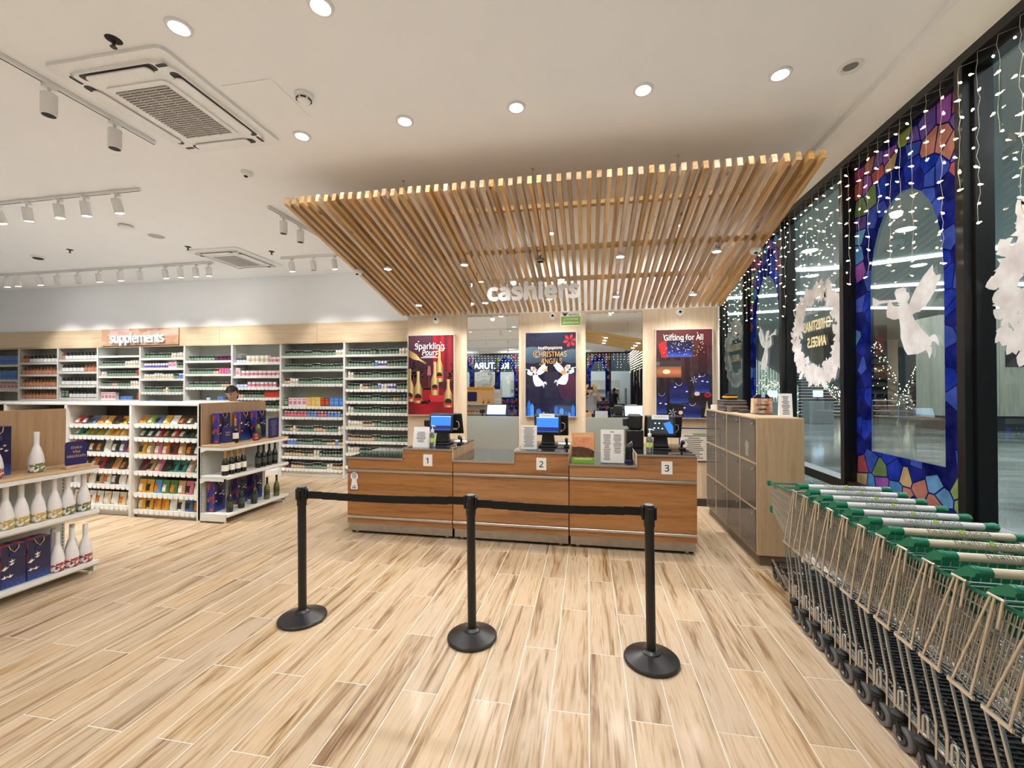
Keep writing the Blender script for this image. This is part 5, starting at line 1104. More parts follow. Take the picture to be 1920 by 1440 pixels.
# ------------------------------------------------------------------ locker cabinet
LK = thing('locker_cabinet', 'light oak locker cabinet with twelve smoked glass doors beside the window', 'cabinet', (1.49,4.15,0)); LD, LL = .39, 1.655
m = M().box(0.002,LD-.002,0.018,LL,.1,.112).box(LD-.018,LD,.018,LL,.112,1.315).box(.002,LD-.018,LL-.018,LL,.112,1.315); m.obj('carcass', LOCKW, LK)
M().box(0,LD,0,.018,.1,1.33,0,.002).obj('side_panel', LOCKW, LK); M().box(-.002,LD,.0185,LL,1.316,1.334,0,.002).obj('top_board', LOCKW, LK)
M().box(.03,LD-.02,.03,LL-.02,0,.1).obj('plinth', pm('locker_plinth', c(110,94,78), .55), LK)
dv = M()
for k in range(1,4): y = .018+k*(LL-.036)/4; dv.box(-.005,LD-.02,y-.009,y+.009,.112,1.315)
for z in (.508,.918): dv.box(-.005,LD-.02,.018,LL-.018,z-.009,z+.009)
dv.obj('dividers', LOCKW, LK)
_dm = M().box(0,.006,.011,.394,0,.386).mesh('door', SMOKED); _kn = M().lathe([(.006,0),(.006,.01),(.011,.014),(.011,.022),(.007,.026)],12).mesh('knob', CHROME)
_stk = M().flat(ell(0,.13,.05,.05), lambda a,z: (-.0008,.21+a,z)).flat([(-.035,.09),(.035,.09),(.045,.03),(-.045,.03)], lambda a,z: (-.0008,.21+a,z)).mesh('sticker', pm('faint_sticker', c(150,144,130), .6))
for r_ in range(3):
    for k in range(4):
        d = link('door', _dm, LK, (-.003,.018+k*(LL-.036)/4,(.113,.517,.927)[r_]))
        link('knob', _kn, d, (.0,.03,.35), (0,-PI/2,0))
        if r_ == 2 and k == 0: link('sticker', _stk, d)
# things on the locker cabinet
def stack(m, x, y, z, n, w, d, th, rng, mi):
    for k in range(n):
        a = rng.uniform(-.05,.05); dx = rng.uniform(-.01,.01); n0 = len(m.v); m.box(-w/2,w/2,-d/2,d/2,0,th*.9,mi[k % len(mi)]); m.move(Matrix.Translation((x+dx,y,z+k*th)) @ Matrix.Rotation(a,4,'Z'), n0)
rng = random.Random(8); MAG = [pm('magazine_%d' % i, q, .4) for i, q in enumerate((c(90,78,74), c(120,104,98), c(70,64,66), c(150,140,132)))]
for k in range(7):
    q = M().box(-.115,.115,-.15,.15,0,.0165,0).box(-.1155,.1155,-.1505,.1505,.0163,.0178,1)
    o = q.obj('magazine', [MAG[k % 4], MAG[(k+1) % 4]], None, (1.64+rng.uniform(-.008,.008),5.3+rng.uniform(-.01,.01),1.3345+k*.0182), (0,0,rng.uniform(-.06,.06)))
    tag(o, 'magazine in the grey pile on the locker cabinet, %s from the bottom' % ('first','second','third','fourth','fifth','sixth','topmost, seventh')[k], 'magazine', 'magazines piled on the locker cabinet')
t = thing('stapler_box', 'yellow and black box on top of the magazine pile', 'box', (1.63,5.32,1.4625), .1)
M().box(-.06,.06,-.05,.05,0,.025,0,.003).box(-.07,.06,-.055,.05,.025,.045,1,.003).box(-.055,.06,-.05,.05,.045,.07,0,.006).obj('body', [MBLACK, pm('signal_yellow', c(240,176,30), .4)], t)
tag(M().box(-.06,.06,-.04,.04,0,.02,0,.004).box(-.05,.05,-.035,.035,.02,.03,0,.004).obj('dark_case', [pm('dark_case', c(62,58,46), .4)], None, (1.66,4.93,1.3345), (0,0,.2)), 'flat dark case lying before the magazine pile', 'case')
tag(M().cyl((0,0,0),(0,0,.06),.028,n=18).obj('glass_cup', pm('cup_glass', c(150,146,140), .1, trans=.5), None, (1.55,5.08,1.3345)), 'small clear cup beside the magazine pile', 'cup')
tag(M().box(-.03,.03,-.02,.02,0,.06,0,.004).obj('white_device', PLAST, None, (1.53,5.62,1.3345)), 'small white socket box at the wall end of the locker cabinet', 'device')
tag(M().box(-.1,.1,-.25,.25,0,.004).obj('dark_mat', MBLACK, None, (1.78,4.85,1.3345)), 'thin dark mat under the printed tote box', 'mat')
tag(M().box(-.1,.1,-.14,.14,0,.003).obj('paper_sheet', CARD, None, (1.76,5.33,1.3345), (0,0,.1)), 'white paper sheet behind the magazine pile', 'paper')
t = thing('tote_box', 'pink and cream printed carrier reading For the love, on the locker cabinet', 'carrier', (1.785,4.83,1.339))
tm = printmat('tote_print', [(0,c(230,206,170)),(.35,c(196,140,120)),(.5,c(232,214,186)),(.7,c(206,110,60)),(1,c(226,196,170))], False, .9, 5, .2)
M().prism([(-.095,0),(.09,0),(.085,.155),(-.09,.155)], lambda a,z: (a,-.04,z), lambda a,z: (a,.04,z)).obj('carrier_body', tm, t)
M().prism([(-.088,.155),(.083,.155),(.05,.195),(-.05,.195)], lambda a,z: (a,-.02,z), lambda a,z: (a,.02,z)).obj('dark_lid', MBLACK, t); M().box(-.01,.025,-.024,-.02,.165,.205).obj('blue_tag', pm('pale_blue_tag', c(160,200,240), .5), t)
text('For the love', .035, MBLACK, 'lettering', t, (-.01,-.0405,.09), (PI/2,0,0), .0003, .0008, sx=.8); text('organics', .035, MBLACK, 'lettering', t, (-.01,-.0405,.045), (PI/2,0,0), .0003, .0008, sx=.8)
t = thing('tent_card', 'tall white folded card with printed lines on the near end of the locker cabinet', 'card', (1.80,4.30,1.3345), -.25)
M().prism([(0,0),(.11,0),(.065,.215),(.055,.215)], lambda a,z: (-.055+.0*z,a,z), lambda a,z: (.05,a,z)).obj('folded_card', CARD, t)
o = lines(M(),-.035,.03,.02,.2,11,rg,0); o.move(Matrix.Rotation(-.25,4,'X')); o.v = [(p[0],p[1]-.0006,p[2]) for p in o.v]; o.obj('print_lines', INK, t)

# ------------------------------------------------------------------ nested shopping trolleys
GRN = pm('trolley_green', c(20,120,88), .4); WARMST = pm('zinc_strap', c(222,214,198), .32, .6, noise=.05); TGRIP = pm('grip_white', c(226,226,230), .4); CGRIP = pm('grip_cream', c(224,214,190), .4); BLKW = pm('black_rack', c(26,26,28), .4)
WIRE = pm('zinc_wire', c(208,204,194), .3, .75, noise=.05)
HUBM = pm('hub_grey', c(70,70,74), .4)
def lerp(a, b, t): return tuple(a[i]+(b[i]-a[i])*t for i in range(3))
def trolley(grip):
    t = bpy.data.objects.new('shopping_trolley', None); COL.objects.link(t)
    RT, RB, FT, FB = (.25,.06,.885), (.235,.20,.50), (.155,.78,.80), (.145,.76,.585)
    def sd(s, u, v):   # side surface: u rear->front, v top->bottom
        p = lerp(lerp(RT,FT,u), lerp(RB,FB,u), v); return (s*p[0], p[1], p[2])
    b = M()
    for s in (-1,1):
        for k in range(31): u = k/30; b.tube([sd(s,u,0), sd(s,u,1)], .0019, 4)
        for k, v in enumerate((.12,.3,.5,.7,.88,1.0)): b.tube([sd(s,0,v), sd(s,1,v)], .0024, 4)
    for k in range(1,12): x = -1+2*k/12; b.tube([(x*FT[0],FT[1],FT[2]),(x*FB[0],FB[1],FB[2])], .0019, 4)
    for v in (.3,.6): p = lerp(FT,FB,v); b.tube([(-p[0],p[1],p[2]),(p[0],p[1],p[2])], .0024, 4)
    for k in range(0,15): x = -1+2*k/14; b.tube([(x*RB[0],RB[1],RB[2]),(x*FB[0],FB[1],FB[2])], .0019, 4)
    for u in (.1,.35,.6,.85): p = lerp(RB,FB,u); b.tube([(-p[0],p[1],p[2]),(p[0],p[1],p[2])], .0024, 4)
    b.obj('wire_basket', WIRE, t)
    g = M()
    for k in range(0,15): x = -1+2*k/14; g.tube([(x*.235,.075,.87),(x*.225,.16,.52)], .0018, 4)
    for v in (0,.5,1): p = lerp((.235,.075,.87),(.225,.16,.52),v); g.tube([(-p[0],p[1],p[2]),(p[0],p[1],p[2])], .0024, 4)
    g.obj('rear_gate', WIRE, t)
    M().tube([(-.25,.06,.89),(-.155,.785,.805),(.155,.785,.805),(.25,.06,.89)], .0075, 8).obj('green_rim', GRN, t)
    M().tube([(-.215,.32,.857),(-.21,.33,.842),(.21,.33,.842),(.215,.32,.857)], .004, 6).obj('cross_wire', CHROME, t)
    f = M().prism(rrect(-.2,.2,0,.11,.02), lambda a,q: (a,.085+.2*q,.76+q), lambda a,q: (a,.091+.2*q,.76+q)); f.obj('child_seat_flap', GRN, t)
    for s in (-1,1):
        M().box(s*.16-.014,s*.16+.014,.77,.80,.785,.825,0,.004).obj('corner_bumper', GRN, t); M().box(s*.148-.012,s*.148+.012,.755,.785,.565,.62,0,.004).obj('corner_bumper', GRN, t)
        st = M()
        for a, q in (((.262,.075,.90),(.250,.255,.505)), ((.262,.06,.90),(.250,.175,.495)), ((.262,.03,.90),(.258,.055,.80))): st.tube([(s*a[0],a[1],a[2]),(s*q[0],q[1],q[2])], .0048, 6)
        st.tube([(s*.262,.02,.905),(s*.262,.085,.905)], .0055, 6); st.box(s*.248-.004,s*.248+.004,.165,.28,.485,.50)
        st.obj('side_strap', WARMST, t)
        lg = M()
        for dy in (0,.055): lg.tube([(s*.238,.150+dy,.12),(s*.238,.150+dy,.26),(s*.236,.235+dy,.5)], .0075 if dy == 0 else .006, 8)
        lg.tube([(s*.238,.10,.17),(s*.238,.10,.235),(s*.238,.108,.248),(s*.238,.12,.248),(s*.238,.128,.235),(s*.238,.128,.14)], .006, 6)
        lg.obj('leg', CHROME, t)
        M().tube([(s*.238,.10,.165),(s*.225,.30,.165),(s*.13,.80,.16)], .009, 8).obj('chassis_rail', CHROME, t)
        M().prism([(-.019,.952),(-.01,.965),(.01,.968),(.028,.960),(.088,.914),(.076,.904),(.02,.925),(-.01,.934)], lambda a,q: (s*.238,a,q), lambda a,q: (s*.262,a,q)).cyl((s*.208,0,.95),(s*.250,0,.95),.0185,n=16).obj('handle_cap', GRN, t)
    h = M().cyl((-.207,0,.95),(.207,0,.95),.0165,n=16).obj('handle_grip', grip, t)
    text('healthyoptions', .038, pm('grip_ink', c(96,104,92), .6), 'lettering', h, (0,-.0105,.9632), (PI/2-.9,0,0), .0003, sx=1.1)
    M().prism(ell(.012,0,.009,.011,10), lambda a,q: (a,-.0105+q*.62,.9635+q*.78), lambda a,q: (a,-.0118+q*.62,.9648+q*.78)).obj('logo_leaf', pm('lime_logo', c(150,190,50), .5), h)
    M().cyl((.05,.0,.945),(.05,.03,.925),.006,n=8).cyl((-.05,.0,.945),(-.05,.03,.925),.006,n=8).obj('handle_stem', CHROME, t)
    r = M()
    for k in range(13): x = -1+2*k/12; r.tube([(x*.225,.12,.165),(x*.12,.8,.16)], .003, 4)
    for yy in (.14,.26,.38,.5,.62,.74): w = .23-.1*(yy-.12)/.68; r.tube([(-w,yy,.168),(w,yy,.168)], .004, 4)
    r.obj('lower_rack', BLKW, t)
    for (x,y,rz) in ((-.238,.125,.2),(.238,.125,-.2),(-.115,.79,.1),(.115,.79,-.1)):
        cst = link('caster', None, t, (x,y,0), (0,0,rz))
        wh = M(); wh.lathe([(.028,-.015),(.046,-.015),(.051,-.010),(.052,0),(.051,.010),(.046,.015),(.028,.015)], 22); wh.move(Matrix.Translation((0,-.028,.052)) @ Matrix.Rotation(PI/2,4,'Y')); wh.obj('tyre', GREYR, cst)
        hb = M().lathe([(.030,-.0155),(.030,.0155)],16).lathe([(.022,-.0185),(.022,.0185)],14,1).lathe([(.008,-.026),(.008,.026)],10,2); hb.move(Matrix.Translation((0,-.028,.052)) @ Matrix.Rotation(PI/2,4,'Y')); hb.obj('hub', [RUBBER, HUBM, CHROME], cst)
        fk = M()
        for s in (-1,1): fk.prism([(.008,.118),(-.018,.118),(-.037,.055),(-.028,.044),(-.019,.055)], lambda a,q: (s*.019,a,q), lambda a,q: (s*.023,a,q))
        fk.box(-.023,.023,-.02,.012,.112,.118); fk.obj('fork', RUBBER, cst)
        M().lathe([(.026,.118),(.031,.122),(.031,.128),(.027,.131),(.031,.134),(.031,.142),(.022,.148),(.012,.15)],18).obj('swivel_ring', RUBBER, cst)
    return t
T0 = [trolley(TGRIP), trolley(CGRIP)]; tu = [False,False]
ORD = ['first','second','third','fourth','fifth','sixth','seventh','eighth','ninth','tenth','eleventh','twelfth','thirteenth']
for k in range(13):
    v = 0 if k < 6 else 1; y = 3.10-.148*k
    o = T0[v] if not tu[v] else dup(T0[v]); tu[v] = True
    o.location = (1.632-.025*(3.1-y),y,0); o.rotation_euler = (0,0,R(-1.4))
    tag(o, '%s-handled shopping trolley, %s of the row counted from the locker cabinet' % (('white','cream')[v], ORD[k]), 'trolley', 'nested shopping trolleys')

# ------------------------------------------------------------------ fairy-light curtains
FB = pm('fairy_bulb', (1,.9,.7), .4, emit=(1.0,.80,.50), es=9, noise=0); FW = pm('fairy_wire', c(206,200,186), .4)
_bulb = M().lathe([(.001,-.011),(.0055,-.006),(.0065,0),(.003,.010),(.0015,.018)], 6).mesh('bulb', FB)
rng = random.Random(21); ns = 0
ORD2 = [(a+b).strip('-') for a in ('','twenty-','thirty-','forty-','fifty-','sixty-') for b in ((['nearest','second','third','fourth','fifth','sixth','seventh','eighth','ninth','tenth','eleventh','twelfth','thirteenth','fourteenth','fifteenth','sixteenth','seventeenth','eighteenth','nineteenth','twentieth'] if a == '' else ['first','second','third','fourth','fifth','sixth','seventh','eighth','ninth']) )]
yy = 2.2
while yy < 8.0:
    Ls = (.45,1.05,.7,1.0,.55,.95,.8,1.1)[ns % 8]*rng.uniform(.9,1.08); x = XW-.15+rng.uniform(-.01,.01)
    t = thing('fairy_light_string', '%s hanging fairy light string %s' % (ORD2[ns], 'over the nearest clear window bay' if yy < 2.95 else 'over the nearest stained glass window' if yy < 4.15 else 'over the wreath window before the locker' if yy < 5.36 else 'over the far stained glass window' if yy < 6.6 else 'over the farthest window bay'), 'fairy lights', (x,yy,3.49), 0, 'curtain of fairy light strings')
    n = max(4, int(Ls/.1)); pts = [(rng.uniform(-.006,.006), rng.uniform(-.008,.008), -Ls*i/(2*n)) for i in range(2*n+1)]; pts[0] = (0,0,.0)
    M().tube([(.12,0,.04)]+pts, .0013, 3).obj('wire', FW, t)
    for i in range(n):
        p = pts[2*i+2 if 2*i+2 < len(pts) else -1]; a = rng.uniform(0,2*PI)
        link('bulb', _bulb, t, (p[0]+.012*math.cos(a)-.008,p[1]+.02*math.sin(a),p[2]), (rng.uniform(.8,2.2),0,a))
    ns += 1; yy += .118
rm = M(); _r = random.Random(4)
def bulb(m, x, y, z, s=.02): m.add([(x-s,y,z),(x,y-s,z),(x+s,y,z),(x,y+s,z),(x,y,z+s*1.2),(x,y,z-s*1.2)], [(0,1,4),(1,2,4),(2,3,4),(3,0,4),(1,0,5),(2,1,5),(3,2,5),(0,3,5)])
x = -9.5
while x < 2.2:
    for k in range(int(_r.uniform(3,8))): bulb(rm, x+_r.uniform(-.03,.03), YREAR+.16, 3.42-.14*k, .011)
    x += .19
tag(rm.obj('rear_fairy_lights', FB), 'curtain of fairy lights on the rear shopfront, seen in the mirrors', 'fairy lights', None, 'stuff')
rm = M(); y = -10.8
while y < 2.1:
    for k in range(int(_r.uniform(4,11))): bulb(rm, XW-.15, y, 3.42-.11*k, .012)
    y += .14
tag(rm.obj('window_fairy_lights', FB), 'fairy lights along the side windows behind the viewer', 'fairy lights', None, 'stuff')

# ------------------------------------------------------------------ people
SKIN = pm('skin', c(206,160,128), .5); HAIR = pm('black_hair', c(22,18,18), .4)
def head_mesh(m, o, fwd, pitch):
    n0 = len(m.v); N, Mr = 28, 20; vs = []
    for j in range(Mr+1):
        ph = PI*j/Mr; 
        for i in range(N):
            th = 2*PI*i/N; x = math.sin(ph)*math.cos(th); y = math.sin(ph)*math.sin(th); z = -math.cos(ph)
            X, Y, Z = .074*x, .094*y, .118*z
            if z < 0: X *= 1+.30*z; Y *= 1+.10*z
            if y < 0:
                Y -= .022*math.exp(-((x/.13)**2+((z+.12)/.2)**2)); Y += .009*(math.exp(-(((x-.36)/.16)**2+((z-.08)/.13)**2))+math.exp(-(((x+.36)/.16)**2+((z-.08)/.13)**2)))
                Y -= .006*math.exp(-((x/.28)**2+((z+.46)/.1)**2)); Y -= .008*math.exp(-((x/.25)**2+((z+.85)/.2)**2)); Y -= .005*math.exp(-((x/.6)**2+((z-.25)/.1)**2))
            vs.append((X,Y,Z))
    m.add(vs, [(j*N+i,j*N+(i+1)%N,(j+1)*N+(i+1)%N,(j+1)*N+i) for j in range(Mr) for i in range(N)], 0, True)
    for s in (-1,1): m.ball((s*.076,.01,-.005),.022,8,8,0,1.5,.4,.8)
    m.move(Matrix.Translation(o) @ Matrix.Rotation(fwd,4,'Z') @ Matrix.Rotation(pitch,4,'X'), n0)
def hand(m, wrist, dirv, palmn, curl, s=1.0):
    """palm and five separate bent fingers"""
    d = Vector(dirv).normalized(); n = Vector(palmn).normalized(); a = d.cross(n).normalized(); w = Vector(wrist)
    m.tube([w, w+d*.03, w+d*.09], [.024*s,.03*s,.033*s], 8)
    for i in (-1.5,-.5,.5,1.5):
        L = (.065,.075,.078,.06)[int(i+1.5)]*s; p = w+d*.085+a*i*.019*s; pts = [p]; dd = d.copy()
        for q in range(3): dd = (Matrix.Rotation(-curl,3,a) @ dd); p = p+dd*L/3*1.15; pts.append(p)
        m.tube(pts, [.0095*s,.009*s,.0085*s,.007*s], 7)
    p = w+d*.03+a*.028*s; q = (d*.7+a*.7).normalized(); m.tube([p, p+q*.03, p+q*.05+n*.012], [.0115*s,.01*s,.008*s], 7)
def fuse(o, vox=.009, it=4):
    r = o.modifiers.new('fuse','REMESH'); r.mode = 'VOXEL'; r.voxel_size = vox; r.use_smooth_shade = True
    s = o.modifiers.new('soft','SMOOTH'); s.iterations = it; s.factor = .5
def person(loc, rz, label, shirt, trousers, headpos, hpitch, armL, armR, hair, height=1.66, hands=None, sleeve=.5, lean=0.0):
    t = thing('person', label, 'person', loc, rz); k = height/1.70
    Z = lambda z: z*k
    b = M()
    hp = Vector(headpos); head_mesh(b, hp, 0, hpitch)
    b.tube([(0,.01,Z(1.38)),(0,.005,Z(1.46)),tuple(hp+Vector((0,.015,-.06)))],[.062,.054,.052],12)
    b.tube([(0,0,Z(.95)),(0,.005,Z(1.1)),(0,0,Z(1.3)),(0,.005,Z(1.40))],[.10,.09,.10,.06],14)
    for s, arm in ((-1,armL),(1,armR)):
        b.tube([(s*.14,0,Z(1.37))]+arm, [.05]+[.045,.036,.032,.026][:len(arm)], 10)
        hand(b, arm[-1], Vector(arm[-1])-Vector(arm[-2]) if not hands else hands[0], hands[1] if hands else (0,-1,0), .45 if hands else .2)
        b.tube([(s*.085,0,Z(.93)),(s*.09,-.005,Z(.5)),(s*.09,.01,Z(.08))],[.085,.058,.04],12); b.tube([(s*.09,.03,Z(.05)),(s*.09,-.06,.04),(s*.095,-.13,.03)],[.04,.04,.03],10)
    o = b.obj('body', SKIN, t); fuse(o, .0085)
    c_ = M()
    c_.tube([(0,0,Z(.86)),(0,.002,Z(.98)),(0,.006,Z(1.12)),(0,0,Z(1.26)),(0,0,Z(1.36)),(0,.005,Z(1.42))],[.165,.16,.15,.165,.15,.08],18)
    c_.v = [(p[0]*1.12,p[1]*.78,p[2]) for p in c_.v]
    for s, arm in ((-1,armL),(1,armR)):
        e = Vector(arm[0]); a0 = Vector((s*.14,0,Z(1.36))); c_.tube([a0, a0.lerp(e,.5), a0.lerp(e,min(1,sleeve*1.7))],[.075,.066,.062],12)
    o = c_.obj('shirt', shirt, t); fuse(o, .01)
    p_ = M()
    for s in (-1,1): p_.tube([(s*.07,0,Z(.96)),(s*.09,0,Z(.72)),(s*.092,.0,Z(.48)),(s*.092,.012,Z(.09))],[.118,.10,.078,.062],14)
    p_.v = [(p[0],p[1],p[2]) for p in p_.v]; o = p_.obj('trousers', trousers, t); fuse(o, .012)
    for s in (-1,1): M().tube([(s*.09,.05,.045),(s*.09,-.04,.045),(s*.095,-.15,.035)],[.05,.052,.036],10).obj('shoe', MBLACK, t)
    R3 = Matrix.Translation(hp) @ Matrix.Rotation(hpitch,4,'X')
    hm = M(); N = 24
    pr_ = []
    for j in range(13):
        ph = PI*j/12*.62
        for i in range(N):
            th = 2*PI*i/N; x = math.sin(ph)*math.cos(th); y = math.sin(ph)*math.sin(th); z = math.cos(ph)
            if y < -.1 and z < .55: z = max(z, .5); 
            pr_.append((.082*x,.103*y+.006,.126*max(z,-.35)+.004))
    hm.add(pr_, [(j*N+i,(j+1)*N+i,(j+1)*N+(i+1)%N,j*N+(i+1)%N) for j in range(12) for i in range(N)], 0, True)
    if hair == 'tail': hm.tube([(0,.095,.03),(0,.13,0),(0,.125,-.07),(0,.1,-.16)],[.03,.036,.03,.012],10)
    hm.move(R3); hm.obj('hair', HAIR, t)
    for s in (-1,1):
        e = M().ball((s*.03,-.081,.012),.0105,10,8); e.move(R3); e.obj('eye', pm('eye_white', c(230,226,220), .3), t)
        e = M().ball((s*.03,-.0885,.012),.0052,8,6).box(s*.03-.016,s*.03+.016,-.097,-.09,.031,.036); e.move(R3); e.obj('iris_and_brow', HAIR, t)
    e = M().ball((0,-.0975,-.055),.012,10,6,0,.35,1.7,.5); e.move(R3); e.obj('lips', pm('lips', c(176,90,84), .4), t)
    return t
# shop assistant behind the snack gondola, looking down
person((-5.33,5.62,0), .35, 'person with black tied hair in a pale top looking down behind the gondola', pm('pale_top', c(226,220,210), .8), pm('dark_trousers', c(40,40,44), .8), (0,-.05,1.52), .55, [(-.2,-.05,1.1),(-.17,-.25,1.05)], [(.2,-.05,1.1),(.17,-.25,1.05)], 'tail', 1.62)
# the photographer, seen in the right mirror: phone held up at the camera
p = person((.07,-.42,0), PI, 'person in a grey t-shirt holding up a phone, reflected in the right mirror', pm('grey_tshirt', c(150,152,156), .9), pm('black_trousers', c(24,24,26), .8), (0,-.02,1.50), -.05, [(-.27,-.10,1.25),(-.14,-.33,1.555)], [(.27,-.10,1.25),(.10,-.33,1.555)], 'short', 1.68, hands=((0,-.2,.6),(0,-1,0)))
t = thing('phone', 'dark phone held up by the person in the mirror', 'phone', (.05,-.045,1.595))
M().box(-.08,.085,-.004,.004,-.04,.04,0,.002).obj('case', MBLACK, t); M().lathe([(.009,0),(.009,.003)],12).obj('lens_ring', DARKIN, t, (-.05,.004,.005), (-PI/2,0,0))
# ------------------------------------------------------------------ the mall outside the side windows
MARBLE = wood('mall_marble', [(0.3, c(50,58,58)), (0.5, c(96,106,106)), (0.7, c(150,160,160))], axis=0, fine=3, stretch=5, rough=.12, coat=.3)
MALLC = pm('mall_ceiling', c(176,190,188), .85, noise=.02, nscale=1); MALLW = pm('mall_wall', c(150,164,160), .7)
COVE = pm('cove_light', (1,1,1), .5, emit=(.86,.95,1.0), es=7, noise=0); MLAMP = pm('mall_lamp', (1,1,1), .5, emit=(.95,.98,1.0), es=14, noise=0)
struct(M().box(XW+.07,32,-6,34,-.12,-.001).obj('floor_mall', MARBLE))
struct(M().box(XW+.2,32,-6,34,5.0,5.15).obj('ceiling_mall', MALLC))
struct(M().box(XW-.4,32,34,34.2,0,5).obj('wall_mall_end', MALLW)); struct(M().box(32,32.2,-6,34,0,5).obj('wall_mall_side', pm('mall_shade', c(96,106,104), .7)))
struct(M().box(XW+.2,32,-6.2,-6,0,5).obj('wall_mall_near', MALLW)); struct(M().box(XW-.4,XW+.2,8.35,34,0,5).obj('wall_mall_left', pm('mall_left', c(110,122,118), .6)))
for k, (x,y,w) in enumerate([(5.4,11.6,0),(6.67,14.2,0),(6.7,10.4,1),(9.5,8,1),(9,13.5,1),(12,10,1),(12,17,1),(8.5,19,1),(15,13,1),(16,20,1),(6,2,1),(11,4,1),(12,24,1),(8,26,1),(19,9,1),(20,16,1)]):
    o = M().lathe([(.001,-.012),(.14,-.012),(.17,0)], 20).obj('mall_downlight', MLAMP, None, (x,y,5.0)); tag(o, 'round white light in the mall ceiling outside the windows', 'ceiling light', 'mall ceiling lights')
for k, (y0,amp,x0,x1) in enumerate(((12.6,.7,4.0,16),(16.4,.6,4.0,20),(20.5,.5,5,22))):
    pts = [(x0+(x1-x0)*i/24, y0+amp*math.sin(i*.36+k), 4.93) for i in range(25)]; m = M()
    for i in range(24):
        a, b = pts[i], pts[i+1]; m.add([(a[0],a[1]-.06,a[2]),(b[0],b[1]-.06,b[2]),(b[0],b[1]+.06,b[2]),(a[0],a[1]+.06,a[2]),(a[0],a[1]-.06,a[2]+.065),(b[0],b[1]-.06,b[2]+.065),(b[0],b[1]+.06,b[2]+.065),(a[0],a[1]+.06,a[2]+.065)], [(0,1,2,3),(0,4,5,1),(3,2,6,7)])
    tag(m.obj('cove_light_strip', COVE), 'curved white cove light on the mall ceiling, %s' % ('nearest','middle','farthest')[k], 'cove light', 'mall cove lights')
# staircase with lit balustrades
t = thing('staircase', 'dark mall staircase with pale step edges behind the wreath window', 'staircase', (12.6,25.7,0)); DST = pm('dark_stone', c(44,48,50), .3); NOSE = pm('step_nosing', c(214,220,218), .4)
for k in range(14):
    s = M().box(-1.35,1.35,k*.3,4.4,k*.17,(k+1)*.17-.004,0).obj('step', DST, t); M().box(-1.35,1.35,k*.3-.02,k*.3+.03,(k+1)*.17-.03,(k+1)*.17).obj('nosing', NOSE, s)
NETL = pm('net_light', (1,.95,.75), .4, emit=(1,.93,.68), es=9, noise=0); STEELG = pm('rail_steel', c(120,128,128), .3, .6)
for s in (-1,1):
    M().prism([(-.3,0),(4.3,2.4),(4.3,3.3),(-.3,.95)], lambda a,z: (s*1.4,a,z), lambda a,z: (s*1.43,a,z)).obj('glass_balustrade', pm('balustrade_%d' % s, c(96,110,104), .25), t); M().tube([(s*1.41,-.35,1.0),(s*1.41,4.3,3.36)],.03,8).obj('handrail', STEELG, t)
    m = M(); r_ = random.Random(s+3)
    for _ in range(170): y = r_.uniform(-.25,4.2); bulb(m, s*1.41-.05, y, r_.uniform(.1+.52*max(0,y),.9+.52*max(0,y)), .018)
    m.obj('net_lights', NETL, t)['kind'] = 'stuff'
t = thing('slatted_stair_wall', 'pale slatted stair wall with net lights behind the far angel window', 'wall', (9.6,24.2,0))
for k in range(16): M().box(-1.1+k*.14,-1.1+k*.14+.09,0,.06,0,3.3-.1*k).obj('slat', pm('sage_slat', c(150,164,150), .5) if k == 0 else bpy.data.materials['sage_slat'], t)
M().tube([(-1.15,0,3.35),(1.15,0,1.75)],.035,8).obj('handrail', MBLACK, t); m = M(); r_ = random.Random(9)
for _ in range(150): x = r_.uniform(-1.1,1.1); bulb(m, x, -.03, r_.uniform(.2,1.9-.3*x), .016)
m.obj('net_lights', NETL, t)['kind'] = 'stuff'
t = thing('kiosk_column', 'broad pale stone-clad column with dark foot in the mall', 'column', (15.6,19.4,0))
CLAD = wood('column_clad', [(0.3,c(104,108,96)),(.5,c(132,134,120)),(.7,c(150,150,136))], axis=2, fine=8, stretch=10, rough=.5)
for k in range(5): M().box(-2.4+k*.96,-2.4+k*.96+.95,-.6,.6,.55,4.4,0,.006).obj('cladding_panel', CLAD, t)
M().box(-2.3,2.3,-.5,.5,0,.55).obj('foot', pm('column_foot', c(40,44,46), .4), t); M().box(-.3,.5,-.63,-.6,2.4,3.0).obj('dark_sign', MBLACK, t)
FOL = pm('dark_foliage', c(24,34,26), .7)
def xmas(x, y, h, label):
    t = thing('christmas_tree', label, 'tree', (x,y,0), 0, 'lit trees in the mall'); r_ = random.Random(int(x*10)); m = M(); l = M()
    for k in range(9): z = .5+k*(h-.6)/9; rr = (h-z)*.34+.1; m.lathe([(rr,z),(rr*.55,z+.22),(rr*.2,z+(h-.5)/9+.25)], 14)
    for _ in range(160):
        z = r_.uniform(.5,h); a = r_.uniform(0,2*PI); rr = (h-z)*.36+.08; bulb(l, rr*math.cos(a), rr*math.sin(a), z, .018)
    m.obj('branches', FOL, t); M().cyl((0,0,0),(0,0,.6),.12,n=10).obj('trunk', DST, t); l.obj('tree_lights', NETL, t)['kind'] = 'stuff'
xmas(15.6,26.5,4.2,'dark lit Christmas tree seen left of the angel in the near stained window'); xmas(19.2,28.5,3.6,'second lit Christmas tree in the mall, behind the railing')
t = thing('mall_railing', 'steel railing of horizontal bars in front of the mall trees', 'railing', (15.2,23.4,0))
for z in (.25,.5,.75,1.0): M().tube([(-1.6,0,z),(1.6,0,z)],.022,6).obj('bar', CHROME, t)
for x in (-1.6,-.5,.5,1.6): M().tube([(x,0,0),(x,0,1.02)],.025,6).obj('post', CHROME, t)
t = thing('display_counter', 'dark mall display counter with white top at the right picture edge', 'counter', (17.2,13.2,0))
